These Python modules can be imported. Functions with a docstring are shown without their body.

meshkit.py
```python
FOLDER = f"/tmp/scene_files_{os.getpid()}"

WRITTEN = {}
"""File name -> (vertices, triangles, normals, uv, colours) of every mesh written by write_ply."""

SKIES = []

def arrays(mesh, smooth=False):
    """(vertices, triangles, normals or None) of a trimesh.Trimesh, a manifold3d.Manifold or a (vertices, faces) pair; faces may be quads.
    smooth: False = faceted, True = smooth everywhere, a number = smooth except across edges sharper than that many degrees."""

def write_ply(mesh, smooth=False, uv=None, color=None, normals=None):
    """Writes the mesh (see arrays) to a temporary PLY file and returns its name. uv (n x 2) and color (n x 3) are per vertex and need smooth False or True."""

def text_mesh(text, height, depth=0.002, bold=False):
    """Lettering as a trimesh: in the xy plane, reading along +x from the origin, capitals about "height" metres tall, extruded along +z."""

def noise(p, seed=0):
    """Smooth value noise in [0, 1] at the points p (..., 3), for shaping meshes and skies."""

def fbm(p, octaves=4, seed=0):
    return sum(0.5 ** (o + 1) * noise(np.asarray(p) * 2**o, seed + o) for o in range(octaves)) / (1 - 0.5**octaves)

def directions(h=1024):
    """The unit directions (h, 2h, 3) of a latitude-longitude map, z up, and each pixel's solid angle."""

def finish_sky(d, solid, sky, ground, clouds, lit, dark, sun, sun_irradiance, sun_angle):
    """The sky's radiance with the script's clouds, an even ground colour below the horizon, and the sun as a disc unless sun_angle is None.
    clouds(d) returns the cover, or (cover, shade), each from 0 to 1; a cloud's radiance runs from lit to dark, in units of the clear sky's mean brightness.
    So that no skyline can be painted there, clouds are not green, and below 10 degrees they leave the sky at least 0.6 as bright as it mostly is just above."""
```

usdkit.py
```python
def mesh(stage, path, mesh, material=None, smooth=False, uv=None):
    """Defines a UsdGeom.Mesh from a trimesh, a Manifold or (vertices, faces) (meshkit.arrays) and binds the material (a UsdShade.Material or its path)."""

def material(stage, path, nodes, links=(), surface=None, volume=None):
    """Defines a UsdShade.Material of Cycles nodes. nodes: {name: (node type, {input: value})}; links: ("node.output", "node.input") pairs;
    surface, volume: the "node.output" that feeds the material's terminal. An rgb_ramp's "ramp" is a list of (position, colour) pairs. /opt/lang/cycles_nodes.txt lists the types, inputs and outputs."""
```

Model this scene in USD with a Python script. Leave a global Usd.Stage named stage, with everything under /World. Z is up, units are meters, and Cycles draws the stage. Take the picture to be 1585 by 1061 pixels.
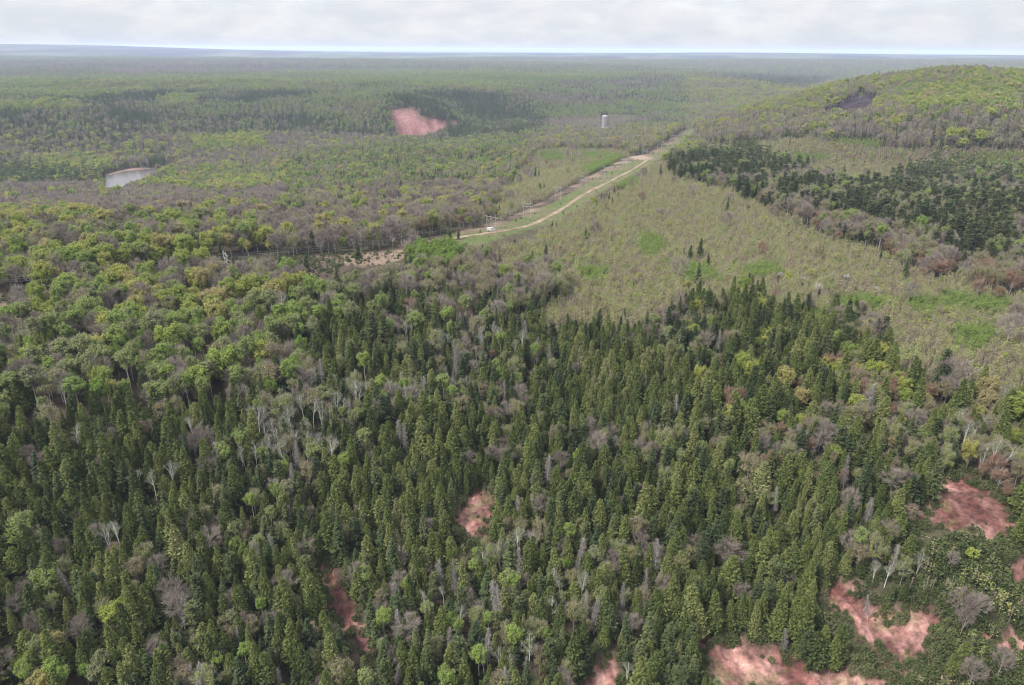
import math
import numpy as np
import shapely
from scipy.interpolate import RBFInterpolator
from scipy.ndimage import gaussian_filter
from scipy.spatial import cKDTree
from pxr import Gf, Sdf, Usd, UsdGeom, UsdLux, UsdShade, Vt
import usdkit
from meshkit import fbm, noise

stage = Usd.Stage.CreateInMemory()
UsdGeom.SetStageUpAxis(stage, "Z")
UsdGeom.SetStageMetersPerUnit(stage, 1.0)
world = UsdGeom.Xform.Define(stage, "/World")
stage.SetDefaultPrim(world.GetPrim())
UsdGeom.Scope.Define(stage, "/World/Looks")

# ------------------------------------------------------------------ camera, sky, sun, exposure
ZC = 120.0
FPX = 1132.0
PITCH, ROLL = math.radians(21.88), math.radians(0.35)
CAM = np.array([0.0, 0.0, ZC])
FW = np.array([0, math.cos(PITCH), -math.sin(PITCH)])
_r0, _u0 = np.array([1.0, 0, 0]), np.array([0, math.sin(PITCH), math.cos(PITCH)])
RT = math.cos(ROLL) * _r0 + math.sin(ROLL) * _u0
UP = -math.sin(ROLL) * _r0 + math.cos(ROLL) * _u0
cam = UsdGeom.Camera.Define(stage, "/World/camera")
cam.AddTransformOp().Set(Gf.Matrix4d(*RT, 0, *UP, 0, *(-FW), 0, *CAM, 1))
cam.CreateHorizontalApertureAttr(36.0)
cam.CreateVerticalApertureAttr(36.0 * 1061 / 1585)
cam.CreateFocalLengthAttr(36.0 * FPX / 1585)
cam.CreateClippingRangeAttr(Gf.Vec2f(1.0, 200000.0))
cam.CreateExposureAttr(2.32)

SUN_EL, SUN_AZ = math.radians(52), math.radians(-120)     # azimuth = atan2(x, y) of the direction towards the sun
SKY_STRENGTH, SUN_INT = 0.10, 0.40
HAZE_DENSITY = 5.2e-5
sun = UsdLux.DistantLight.Define(stage, "/World/sun")
sun.CreateIntensityAttr(SUN_INT)
sun.CreateAngleAttr(16.0)
sun.CreateNormalizeAttr(True)
sun.CreateColorAttr(Gf.Vec3f(1.0, 0.95, 0.88))
sun.AddRotateZOp().Set(-math.degrees(SUN_AZ))
sun.AddRotateXOp().Set(-(90 - math.degrees(SUN_EL)))
dome = UsdLux.DomeLight.Define(stage, "/World/sky")
CLOUD_WHITE, CLOUD_GREY = (1.62, 1.63, 1.66), (1.38, 1.45, 1.55)      # near the horizon; an overcast sky is three times as bright overhead
skymat = usdkit.material(stage, "/World/Looks/sky_look", {
    "tc": ("texture_coordinate", {}),
    "sep": ("separate_xyz", {}),
    "zz": ("math", {"math_type": "multiply", "value2": 3.0}),
    "uv": ("combine_xyz", {}),
    "cover": ("noise_texture", {"scale": 9.0, "detail": 7.0, "roughness": 0.58}),
    "shade": ("noise_texture", {"scale": 13.0, "detail": 7.0, "roughness": 0.6, "distortion": 0.3}),
    "cr": ("map_range", {"range_type": "smoothstep", "from_min": 0.36, "from_max": 0.52, "to_min": 0.95, "to_max": 1.0, "clamp": True}),
    "sr": ("map_range", {"range_type": "smoothstep", "from_min": 0.34, "from_max": 0.70, "clamp": True}),
    "zp": ("math", {"math_type": "maximum", "value2": 0.0}), "zg": ("math", {"math_type": "multiply_add", "value2": 2.0, "value3": 1.0}), "cg": ("vector_math", {"math_type": "scale"}),
    "cc": ("mix", {"color1": CLOUD_GREY, "color2": CLOUD_WHITE}),
    "sky": ("sky_texture", {"sky_type": "single_scattering", "sun_disc": False, "sun_elevation": SUN_EL, "sun_rotation": SUN_AZ}),
    "mixed": ("mix", {}),
    "bg": ("background_shader", {"strength": SKY_STRENGTH}),
}, [("tc.generated", "sep.vector"), ("sep.z", "zz.value1"), ("sep.x", "uv.x"), ("sep.y", "uv.y"), ("zz.value", "uv.z"),
    ("uv.vector", "cover.vector"), ("uv.vector", "shade.vector"), ("cover.fac", "cr.value"), ("shade.fac", "sr.value"), ("sr.result", "cc.fac"),
    ("cr.result", "mixed.fac"), ("sky.color", "mixed.color1"), ("sep.z", "zp.value1"), ("zp.value", "zg.value1"), ("cc.color", "cg.vector1"), ("zg.value", "cg.scale"), ("cg.vector", "mixed.color2"), ("mixed.color", "bg.color")], surface="bg.background")
UsdShade.MaterialBindingAPI.Apply(dome.GetPrim()).Bind(skymat)
dome.GetPrim().SetCustomDataByKey("kind", "structure")


# ------------------------------------------------------------------ picture geometry
def ray(px, py):
    d = FW + RT * ((px - 792.5) / FPX) + UP * ((530.5 - py) / FPX)
    return d / np.linalg.norm(d)


def proj(p):
    v = np.asarray(p, float) - CAM
    w = np.maximum(v @ FW, 1e-6)
    return 792.5 + FPX * (v @ RT) / w, 530.5 - FPX * (v @ UP) / w


# ------------------------------------------------------------------ terrain: heights of the land at bearings and distances
TREE = 9.0
_ctl = []


def zz(px, py, z, h=TREE):       # the top of the canopy seen in this direction has height z
    r = ray(px, py)
    d = (z - ZC) / r[2] * math.hypot(r[0], r[1])
    _ctl.append((math.atan2(r[0], r[1]), d, z - h))


def dd(px, py, d, h=TREE):       # ... lies at distance d
    r = ray(px, py)
    _ctl.append((math.atan2(r[0], r[1]), d, ZC + d * r[2] / math.hypot(r[0], r[1]) - h))


def az(px, d, z):                # ground height z in the vertical plane of this column
    r = ray(px, 300)
    _ctl.append((math.atan2(r[0], r[1]), d, z))


for px, z in ((0, -40), (792, -44), (1585, -46)):
    zz(px, 1200, z)
for px, z in ((0, -26), (400, -30), (800, -34), (1200, -32), (1585, -28)):
    zz(px, 1061, z)
for px, z in ((0, -8), (400, -16), (800, -20), (1200, -16), (1585, -6)):
    zz(px, 800, z)
for px, z in ((0, 8), (400, 0), (800, -8), (1200, 2), (1585, 8)):
    zz(px, 600, z)
for px, py, z in ((0, 470, 12), (300, 450, 8), (800, 490, 2), (1100, 445, 11), (1350, 480, 9), (1585, 480, 9)):
    zz(px, py, z)
zz(500, 420, -1, 0); zz(345, 408, 2, 0); zz(640, 390, -1, 0); zz(765, 357, -1, 0); zz(900, 295, -7, 0); zz(1000, 243, -13, 0); zz(1060, 207, -20, 0)
zz(100, 345, 16); zz(280, 345, 12); zz(420, 350, 6)
zz(100, 312, -38); zz(300, 300, -40); zz(100, 285, -58); zz(200, 278, -70, 0); zz(330, 265, -58); zz(30, 275, -60)
zz(600, 305, -16); zz(600, 255, -38); zz(600, 216, -58); zz(450, 300, -26); zz(450, 245, -55)
zz(800, 222, -48); zz(800, 265, -18); zz(780, 310, -4); zz(930, 230, -26)
dd(640, 209, 1800, 2); dd(640, 168, 1900, 2); dd(690, 200, 1830, 2); dd(660, 150, 2250)
zz(940, 205, -46); az(940, 2050, -66); az(800, 1950, -66); az(1040, 1700, -50); az(1130, 2000, -45)
zz(100, 235, -58); zz(300, 232, -58); zz(480, 215, -60)
dd(100, 195, 1720); dd(300, 190, 1800); dd(480, 185, 1850)
dd(50, 140, 2500); dd(300, 145, 2400); dd(480, 150, 2350)
dd(50, 118, 3900); dd(300, 118, 3900); dd(700, 120, 3600); dd(900, 140, 2900)
dd(760, 150, 2350); dd(760, 195, 2020); dd(900, 175, 2300); dd(1000, 150, 2700); dd(1060, 125, 3300); dd(1150, 120, 3700); dd(1190, 130, 3100)
dd(1250, 128, 4200); dd(1250, 115, 5600)
for px, py in ((0, 98), (300, 100), (600, 100), (900, 102), (1200, 105), (1500, 104)):
    dd(px, py, 6500)
for px, py, d in ((0, 80, 11000), (300, 86, 11000), (700, 90, 10000), (1000, 90, 10000), (1300, 92, 10000), (1585, 94, 10000)):
    dd(px, py, d)
for px, py, d in ((-300, 66, 15000), (0, 68, 15000), (150, 70, 15000), (320, 75, 17000), (560, 80, 16000), (800, 82, 15000), (1000, 82, 15000), (1100, 81, 14000), (1300, 82.5, 15000), (1585, 85, 16000), (1900, 86, 16000)):
    dd(px, py, d)
dd(1500, 108, 1700); dd(1350, 123, 1650); dd(1250, 144, 1600); dd(1150, 171, 1500); dd(1600, 116, 1720)
for px in (1290, 1400, 1500, 1600):
    az(px, 2300, -5); az(px, 3200, -35)
dd(1500, 150, 1340); dd(1335, 162, 1330, 4); dd(1335, 145, 1420, 4); dd(1500, 200, 1050); dd(1300, 200, 1120); dd(1100, 217, 1100)
zz(1200, 245, 2); zz(1500, 245, 8); zz(1500, 310, 10); zz(1200, 310, 6); zz(1200, 390, 8); zz(1500, 400, 11); zz(1000, 330, 2); zz(960, 420, 4)
for px in (0, 500, 1000, 1585):
    az(px, 60, -50); az(px, 20, -54); az(px, 28000, -40)
_c = np.array(_ctl)
KL = 1.0


def _feat(a, d):
    return np.stack([a * 1.6, np.log(d) * KL], -1)


_rbf = RBFInterpolator(_feat(_c[:, 0], _c[:, 1]), _c[:, 2] / np.maximum(_c[:, 1], 60) ** 0.35, kernel="thin_plate_spline", smoothing=2e-4)
AZM = math.radians(51)
_ga, _gl = np.linspace(-AZM, AZM, 240), np.linspace(math.log(18), math.log(60000), 420)
_G = np.stack(np.meshgrid(_ga, _gl, indexing="ij"), -1)
_dg = np.exp(_G[..., 1])
_Z0 = (_rbf(_feat(_G[..., 0].ravel(), _dg.ravel())).reshape(_dg.shape)) * np.maximum(_dg, 60) ** 0.35
_fade = np.clip((np.log(_dg) - math.log(17000)) / 0.5, 0, 1)
_Z0 = _Z0 * (1 - _fade) + (-40) * _fade
_mean = _Z0.mean(0)


def bilin(T, a, ln):
    i = np.clip((a + AZM) / (2 * AZM) * (len(_ga) - 1), 0, len(_ga) - 1.001)
    j = np.clip((ln - _gl[0]) / (_gl[-1] - _gl[0]) * (len(_gl) - 1), 0, len(_gl) - 1.001)
    i0, j0 = i.astype(int), j.astype(int)
    u, v = i - i0, j - j0
    return (T[i0, j0] * (1 - u) + T[i0 + 1, j0] * u) * (1 - v) + (T[i0, j0 + 1] * (1 - u) + T[i0 + 1, j0 + 1] * u) * v


def n2(x, y, s, octaves=3, seed=0):
    return fbm(np.stack([x / s, y / s, np.zeros_like(x)], -1), octaves, seed) - 0.5


def smooth(x, a, b):
    t = np.clip((x - a) / (b - a), 0, 1)
    return t * t * (3 - 2 * t)


def P(pts):
    return shapely.Polygon(pts)


# what shows bare in the photograph, as outlines seen from above once they are laid on the land (see lay())
def height0(x, y):
    d, a = np.hypot(x, y), np.arctan2(x, y)
    ac, ln = np.clip(a, -AZM, AZM), np.log(np.maximum(d, 18))
    z = bilin(_Z0, ac, ln)
    w = smooth(np.abs(a), AZM, 2.0)
    zm = np.interp(ln, _gl, _mean)
    z = z * (1 - w) + zm * w
    near = smooth(d, 60, 130) * (1 - smooth(d, 260, 360))
    z = z + near * (9 * np.abs(n2(x, y, 46, 3, 5)) - 1.6 + 4 * n2(x, y, 24, 2, 9))
    mid = smooth(d, 500, 800) * (1 - smooth(d, 2600, 4000)) * (1 - 0.75 * corridor_near(x, y))
    z = z + mid * 16 * n2(x, y, 210, 3, 11)
    z = z + smooth(d, 2050, 2700) * (1 - smooth(d, 4500, 6500)) * 46 * n2(x, y, 620, 3, 13)
    far = smooth(d, 2600, 5000) * (1 - smooth(d, 11000, 15000))
    z = z + far * 55 * n2(x, y, 1500, 4, 21)
    z = z + smooth(d, 12000, 15000) * (1 - smooth(d, 17000, 20000)) * 14 * n2(x, y, 2600, 3, 22)
    return z


CORR = np.array([(-260, 250), (-170, 335), (0, 512), (110, 760), (190, 960), (330, 1350)], float)   # rough line of the power line


def seg_dist(x, y, line):
    best = np.full(np.shape(x), 1e9)
    for (x0, y0), (x1, y1) in zip(line[:-1], line[1:]):
        dx, dy = x1 - x0, y1 - y0
        t = np.clip(((x - x0) * dx + (y - y0) * dy) / (dx * dx + dy * dy), 0, 1)
        best = np.minimum(best, np.hypot(x - x0 - t * dx, y - y0 - t * dy))
    return best


def corridor_near(x, y):
    return 1 - smooth(seg_dist(x, y, CORR), 60, 160)


def hit(px, py, hfun=None, dmax=20000):
    """The first point of the land seen through this pixel (the land before trees)."""
    r = ray(px, py)
    t = np.geomspace(60, dmax, 5000)
    p = CAM + r * t[:, None]
    below = p[:, 2] < (hfun or height0)(p[:, 0], p[:, 1])
    k = int(np.argmax(below)) if below.any() else len(t) - 1
    return p[k]


def lay(pts, dense=True):
    """An outline in the photograph, as an outline on the land."""
    out = []
    n = len(pts)
    for k in range(n):
        (x0, y0), (x1, y1) = pts[k], pts[(k + 1) % n]
        m = max(1, int(math.hypot(x1 - x0, y1 - y0) / 12)) if dense else 1
        for t in np.arange(m) / m:
            out.append(hit(x0 + (x1 - x0) * t, y0 + (y1 - y0) * t)[:2])
    return shapely.Polygon(out).buffer(0)

# ------------------------------------------------------------------ the land as one sheet, dense where the picture looks
_af = np.radians(np.arange(-49, 49.01, 0.17))
_ab = np.radians(np.concatenate([np.arange(52, 180, 3.5), [180], -np.arange(52, 180, 3.5)[::-1]]))
_ab = np.where(_ab < 0, _ab + 2 * math.pi, _ab)
AZS = np.concatenate([_af, _ab])                        # increasing bearing, closes on itself
RAD = np.concatenate([[6, 14, 25, 40, 60, 80], np.geomspace(95, 330, 260), np.geomspace(333, 1200, 170)[0:], np.geomspace(1212, 3200, 110), np.geomspace(3260, 60000, 110)])
NA, NR = len(AZS), len(RAD)
_A, _R = np.meshgrid(AZS, RAD, indexing="ij")
GX, GY = _R * np.sin(_A), _R * np.cos(_A)
_Aw = np.where(_A > math.pi, _A - 2 * math.pi, _A)
GZ = height0(GX, GY)
_LR = np.log(RAD)


def height(x, y):
    """The height of the land as built."""
    x, y = np.asarray(x, float), np.asarray(y, float)
    d, a = np.hypot(x, y), np.arctan2(x, y)
    a = np.where(a < AZS[0], a + 2 * math.pi, a)
    i = np.clip(np.searchsorted(AZS, a, "right") - 1, 0, NA - 1)
    j = np.clip(np.searchsorted(RAD, d, "right") - 1, 0, NR - 2)
    i1 = (i + 1) % NA
    span = np.where(i1 == 0, 2 * math.pi + AZS[0] - AZS[-1], AZS[i1] - AZS[i])
    u, v = (a - AZS[i]) / span, (d - RAD[j]) / (RAD[j + 1] - RAD[j])
    u, v = np.clip(u, 0, 1), np.clip(v, 0, 1)
    return (GZ[i, j] * (1 - u) + GZ[i1, j] * u) * (1 - v) + (GZ[i, j + 1] * (1 - u) + GZ[i1, j + 1] * u) * v


SCARS = {   # bare red ground in the photograph: outline, label
    "chute": ([(494, 886), (510, 874), (528, 880), (538, 905), (553, 940), (575, 980), (586, 1018), (572, 1030), (545, 992), (520, 962), (502, 925)],
              "narrow chute of bare red clay running down between the conifers"),
    "patch": ([(699, 800), (715, 770), (745, 752), (768, 760), (770, 785), (758, 803), (748, 822), (738, 838), (728, 826), (706, 812)],
              "small bare patch of red soil in the middle of the conifers"),
    "upper": ([(1408, 800), (1446, 772), (1452, 742), (1500, 735), (1562, 775), (1575, 825), (1530, 842), (1490, 818), (1440, 822)],
              "upper red clay slump below the rusty trees at the edge of the bench"),
    "lower": ([(1275, 905), (1300, 894), (1345, 922), (1372, 950), (1440, 936), (1458, 955), (1444, 990), (1425, 1025), (1400, 1052), (1362, 1040), (1372, 1008), (1338, 990), (1300, 950), (1280, 930)],
              "eroded red clay slope with fallen grey trunks lying on it"),
    "bottom": ([(1083, 990), (1140, 983), (1200, 1003), (1240, 1023), (1300, 1035), (1390, 1048), (1400, 1090), (1130, 1090), (1098, 1040)],
               "large red clay bank cut off by the bottom edge of the picture"),
    "small": ([(903, 1065), (923, 1030), (948, 1018), (966, 1035), (962, 1090), (900, 1090)],
              "rounded red clay bank with pale dry grass beside a white birch"),
    "edge": ([(1550, 880), (1600, 850), (1600, 905), (1570, 900)], "narrow strip of red soil at the right edge among shrubs"),
    "corner": ([(1520, 985), (1590, 975), (1595, 1005), (1540, 1008)], "thin strip of red soil among shrubs in the lower right corner"),
    "bluff": ([(603, 171), (640, 166), (652, 180), (692, 186), (686, 198), (655, 208), (618, 208), (611, 195)],
              "high pink clay bluff on the far side of the river valley"),
    "bluff_side": ([(697, 184), (708, 186), (706, 191), (698, 190)], "tiny pink slip of clay to the right of the high bluff"),
}
ROCK_PX = [(1272, 172), (1300, 156), (1330, 142), (1358, 146), (1352, 163), (1322, 170)]
ROCK_SCREE = [(1270, 172), (1300, 160), (1345, 160), (1330, 172), (1290, 176)]
RIVER_PX = [(161, 290), (164, 275), (200, 266), (240, 262), (242, 265), (214, 273), (190, 287)]
SAND_TOP = [(160, 276), (163, 270), (200, 261), (242, 260), (242, 263), (199, 266)]
SAND_LOW = [(205, 277), (225, 268), (243, 264), (244, 267), (228, 273), (210, 281)]
TRACK_PX = [(632, 388), (690, 371), (722, 366), (752, 362), (790, 357), (822, 349), (850, 335), (873, 322), (893, 308), (922, 292), (952, 277), (978, 264), (996, 252), (1006, 245)]
PAD_PX = [(972, 243), (990, 241), (1010, 244), (1009, 247), (985, 248)]
GRASS_PX = [(640, 398), (690, 362), (765, 350), (800, 330), (850, 306), (905, 276), (962, 247), (1000, 238), (1040, 214), (1068, 197), (1082, 200), (1050, 224), (1014, 250), (988, 268), (930, 300), (890, 324), (850, 346), (800, 364), (720, 384), (660, 400)]
BROWN_PX = [(466, 436), (520, 408), (560, 394), (640, 374), (690, 362), (700, 376), (640, 396), (575, 416), (510, 432), (480, 440)]
BRUSH_PX = [(-40, 505), (-40, 455), (70, 455), (150, 440), (330, 402), (470, 398), (560, 392), (520, 420), (470, 436), (345, 424), (200, 445), (90, 470), (20, 500)]
STREAK_PX = [(700, 356), (760, 346), (800, 330), (850, 306), (905, 276), (962, 247), (1000, 238), (1040, 214), (1066, 198), (1068, 201), (1042, 220), (1004, 243), (965, 254), (910, 284), (855, 314), (806, 338), (765, 353), (704, 364)]

LAID = {k: lay(v[0]) for k, v in SCARS.items()}
ROCK, SCREE = lay(ROCK_PX), lay(ROCK_SCREE)
RIVER, SAND1, SAND2 = lay(RIVER_PX), lay(SAND_TOP), lay(SAND_LOW)
GRASS, BROWN, BRUSH, STREAK, PAD = lay(GRASS_PX), lay(BROWN_PX), lay(BRUSH_PX), lay(STREAK_PX), lay(PAD_PX)
WATER_Z = float(np.median([hit(px, py)[2] for px, py in RIVER_PX[1:5]])) + 0.3


def inside(poly, soft, jag=0.0, seed=0, s=4.0):
    """How far each grid point lies within the outline: 0 outside, 1 well inside, ragged by noise."""
    w = np.zeros_like(GX)
    x0, y0, x1, y1 = poly.bounds
    near = (GX > x0 - 30) & (GX < x1 + 30) & (GY > y0 - 30) & (GY < y1 + 30)
    if near.any():
        x, y = GX[near], GY[near]
        pts = shapely.points(x, y)
        s_ = shapely.distance(poly.boundary, pts) * np.where(shapely.contains_xy(poly, x, y), 1, -1)
        if jag:
            s_ = s_ + jag * 2 * n2(x, y, s, 3, seed)
        w[near] = smooth(s_, -soft, soft)
    return w


_clay_w = {k: inside(p, 12 if k.startswith("bluff") else 1.0, 8 if k.startswith("bluff") else 4.2, 31 + i, 16 if k.startswith("bluff") else 6) for i, (k, p) in enumerate(LAID.items())}
CLAY = np.max(list(_clay_w.values()), 0)
ROCKW, SCREEW = inside(ROCK, 6, 6, 3, 12), inside(SCREE, 8, 6, 4, 12)
RIVW = inside(RIVER.buffer(6), 6)
GZ = np.where(RIVW > 0, GZ * (1 - RIVW) + (WATER_Z - 1.6) * RIVW, GZ)
_gully = np.abs(n2(GX + 0.35 * GY, GY * 0.15, 5.0, 3, 77))
GZ = GZ - np.maximum.reduce([w for k, w in _clay_w.items() if not k.startswith("bluff")]) * (0.9 + 4.2 * _gully)
_rill = np.abs(n2(GX + 0.3 * GY, GY * 0.12, 1.7, 2, 80))
GZ = GZ - np.maximum.reduce([w for k, w in _clay_w.items() if not k.startswith("bluff")]) * 1.7 * _rill
GZ = GZ - np.maximum(_clay_w["bluff"], _clay_w["bluff_side"]) * (3 + 26 * np.abs(n2(GX + 0.4 * GY, GY * 0.2, 34.0, 3, 78)))
GZ = GZ + ROCKW * 14 * np.abs(n2(GX, GY, 26, 4, 79))

# own colours of the ground (no light in them)
_f = n2(GX, GY, 9, 4, 41)[..., None]
_g = n2(GX, GY, 60, 3, 42)[..., None]
COL = np.array([0.046, 0.036, 0.026]) * (1 + 0.9 * _f) + np.array([0.0, 0.006, 0.0]) * (np.clip(_g * 3 + 0.5, 0, 1))
_d = np.hypot(GX, GY)
_fg = np.clip(0.5 + 2.3 * n2(GX, GY * 0.35, 900, 4, 43), 0, 1)[..., None]
_fp = np.clip(0.5 + 2.6 * n2(GX, GY * 0.35, 420, 4, 44), 0, 1)[..., None]
_far = np.array([0.046, 0.060, 0.027]) * _fg + np.array([0.054, 0.045, 0.043]) * (1 - _fg)
_far = _far * (0.35 + 1.0 * _fp) * (0.7 + 0.6 * np.clip(0.5 + 2.5 * n2(GX, GY * 0.2, 130, 3, 45), 0, 1)[..., None])
_wf = smooth(_d, 3500, 6000)[..., None]
COL = COL * (1 - _wf) + _far * _wf
_st = np.clip(0.5 + 2.4 * n2(GX * 1.0 + 0.3 * GY, GY * 0.22, 3.2, 4, 51), 0, 1)[..., None]
_st2 = np.clip(0.5 + 2.6 * n2(GX, GY, 7, 3, 52), 0, 1)[..., None]
_clay = np.array([0.118, 0.051, 0.045]) * (1 - _st) + np.array([0.195, 0.102, 0.090]) * _st
_st3 = np.clip(0.5 + 2.6 * n2(GX + 0.3 * GY, GY * 0.2, 1.3, 3, 54), 0, 1)[..., None]
_clay = _clay * (0.50 + 0.55 * _st2) * (0.72 + 0.55 * _st3)
_tuft = smooth(n2(GX, GY, 4.5, 4, 55), 0.10, 0.2)[..., None]
_clay = _clay * (1 - 0.6 * _tuft) + np.array([0.085, 0.075, 0.035]) * 0.6 * _tuft
_clay = _clay * (1 - 0.35 * _st2 * _st) + np.array([0.30, 0.195, 0.165]) * 0.35 * _st2 * _st
_sb = np.clip(0.5 + 2.4 * n2(GX + 0.3 * GY, GY * 0.25, 22, 4, 53), 0, 1)[..., None]
_bluff = (np.array([0.085, 0.038, 0.036]) * (1 - _sb) + np.array([0.165, 0.088, 0.084]) * _sb)
_bw = np.maximum(_clay_w["bluff"], _clay_w["bluff_side"])[..., None]


def over(c, w):
    global COL
    w = w if np.ndim(w) == 3 else w[..., None]
    COL = COL * (1 - w) + c * w


_gn = np.clip(0.5 + 2.5 * n2(GX, GY, 18, 4, 61), 0, 1)[..., None]
over(np.array([0.062, 0.078, 0.028]) * (1 - _gn) + np.array([0.095, 0.083, 0.050]) * _gn, inside(GRASS, 4, 6, 7, 20))
over(np.array([0.092, 0.070, 0.052]) * (0.5 + 1.0 * _gn), inside(STREAK, 2, 3, 8, 12))
over(np.array([0.086, 0.064, 0.049]) * (0.45 + 1.1 * _gn), inside(BROWN, 2, 4, 8, 12))
over(np.array([0.075, 0.055, 0.045]) * (0.6 + 0.8 * _gn), inside(BRUSH, 3, 3, 9, 10) * (1 - inside(BROWN, 2, 4, 8, 12)))
over(np.array([0.19, 0.145, 0.11]), inside(PAD, 2, 2, 9, 8))
over(np.array([0.14, 0.09, 0.08]), np.maximum(inside(SAND1, 3, 2, 1, 10), inside(SAND2, 3, 2, 2, 10)))
over(np.array([0.060, 0.040, 0.047]) * (0.7 + 0.6 * _gn), SCREEW)
over(np.array([0.026, 0.020, 0.025]) * (0.5 + 1.0 * _st2), ROCKW)
over(_clay, np.max([w for k, w in _clay_w.items() if not k.startswith("bluff")], 0))
over(_bluff, _bw)


def ground_material(name, bump_scale, strength, lo=0.55, hi=1.45):
    return usdkit.material(stage, "/World/Looks/" + name, {
        "geo": ("geometry", {}), "col": ("attribute", {"attribute": "tint"}),
        "n": ("noise_texture", {"scale": bump_scale, "detail": 8.0, "roughness": 0.65}),
        "n2": ("noise_texture", {"scale": bump_scale * 0.23, "detail": 5.0, "roughness": 0.6}),
        "r": ("map_range", {"from_min": 0.25, "from_max": 0.75, "to_min": lo, "to_max": hi}),
        "r2": ("map_range", {"from_min": 0.3, "from_max": 0.7, "to_min": 0.75, "to_max": 1.25}),
        "m": ("vector_math", {"math_type": "scale"}), "m2": ("vector_math", {"math_type": "scale"}),
        "b": ("bump", {"strength": strength, "distance": 0.4}),
        "p": ("principled_bsdf", {"roughness": 0.95, "specular_ior_level": 0.1}),
    }, [("geo.position", "n.vector"), ("geo.position", "n2.vector"), ("n.fac", "r.value"), ("n2.fac", "r2.value"), ("col.color", "m.vector1"), ("r.result", "m.scale"),
        ("m.vector", "m2.vector1"), ("r2.result", "m2.scale"), ("m2.vector", "p.base_color"), ("n.fac", "b.height"), ("b.normal", "p.normal")], surface="p.BSDF")


GROUND_M = ground_material("earth", 0.9, 0.5)
CLAY_M = ground_material("red_clay", 0.55, 1.0, 0.2, 1.9)
GP = np.stack([GX, GY, GZ], -1).reshape(-1, 3)
GC = COL.reshape(-1, 3)
_i, _j = np.meshgrid(np.arange(NA), np.arange(NR - 1), indexing="ij")
_i1 = (_i + 1) % NA
QUADS = np.stack([_i * NR + _j, _i * NR + _j + 1, _i1 * NR + _j + 1, _i1 * NR + _j], -1).reshape(-1, 4)
QOWN = np.zeros(len(QUADS), int)
_names = list(SCARS)
for n, k in enumerate(_names):
    QOWN[(_clay_w[k].reshape(-1)[QUADS].mean(1) > 0.45) & (QOWN == 0)] = n + 1
QOWN[(ROCKW.reshape(-1)[QUADS].mean(1) > 0.5) & (QOWN == 0)] = len(_names) + 1
QOWN[(inside(GRASS, 4, 6, 7, 20).reshape(-1)[QUADS].mean(1) > 0.5) & (QOWN == 0)] = len(_names) + 2


def tag(p, label=None, category=None, group=None, kind=None):
    p = p.GetPrim() if hasattr(p, "GetPrim") else p
    for k, v in (("label", label), ("category", category), ("group", group), ("kind", kind)):
        if v:
            p.SetCustomDataByKey(k, v)
    return p


def tinted(path, v, f, c, material, smooth_it=True):
    m = usdkit.mesh(stage, path, (v, f), material, smooth=smooth_it)
    UsdGeom.PrimvarsAPI(m).CreatePrimvar("tint", Sdf.ValueTypeNames.Color3fArray, "vertex").Set(Vt.Vec3fArray.FromNumpy(np.asarray(c, np.float32)))
    return m


def ground_piece(name, own, material, label=None, category=None):
    q = QUADS[QOWN == own]
    used, inv = np.unique(q, return_inverse=True)
    m = tinted("/World/" + name, GP[used], inv.reshape(-1, 4), GC[used], material)
    return tag(m, label, category, kind="structure")


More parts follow.
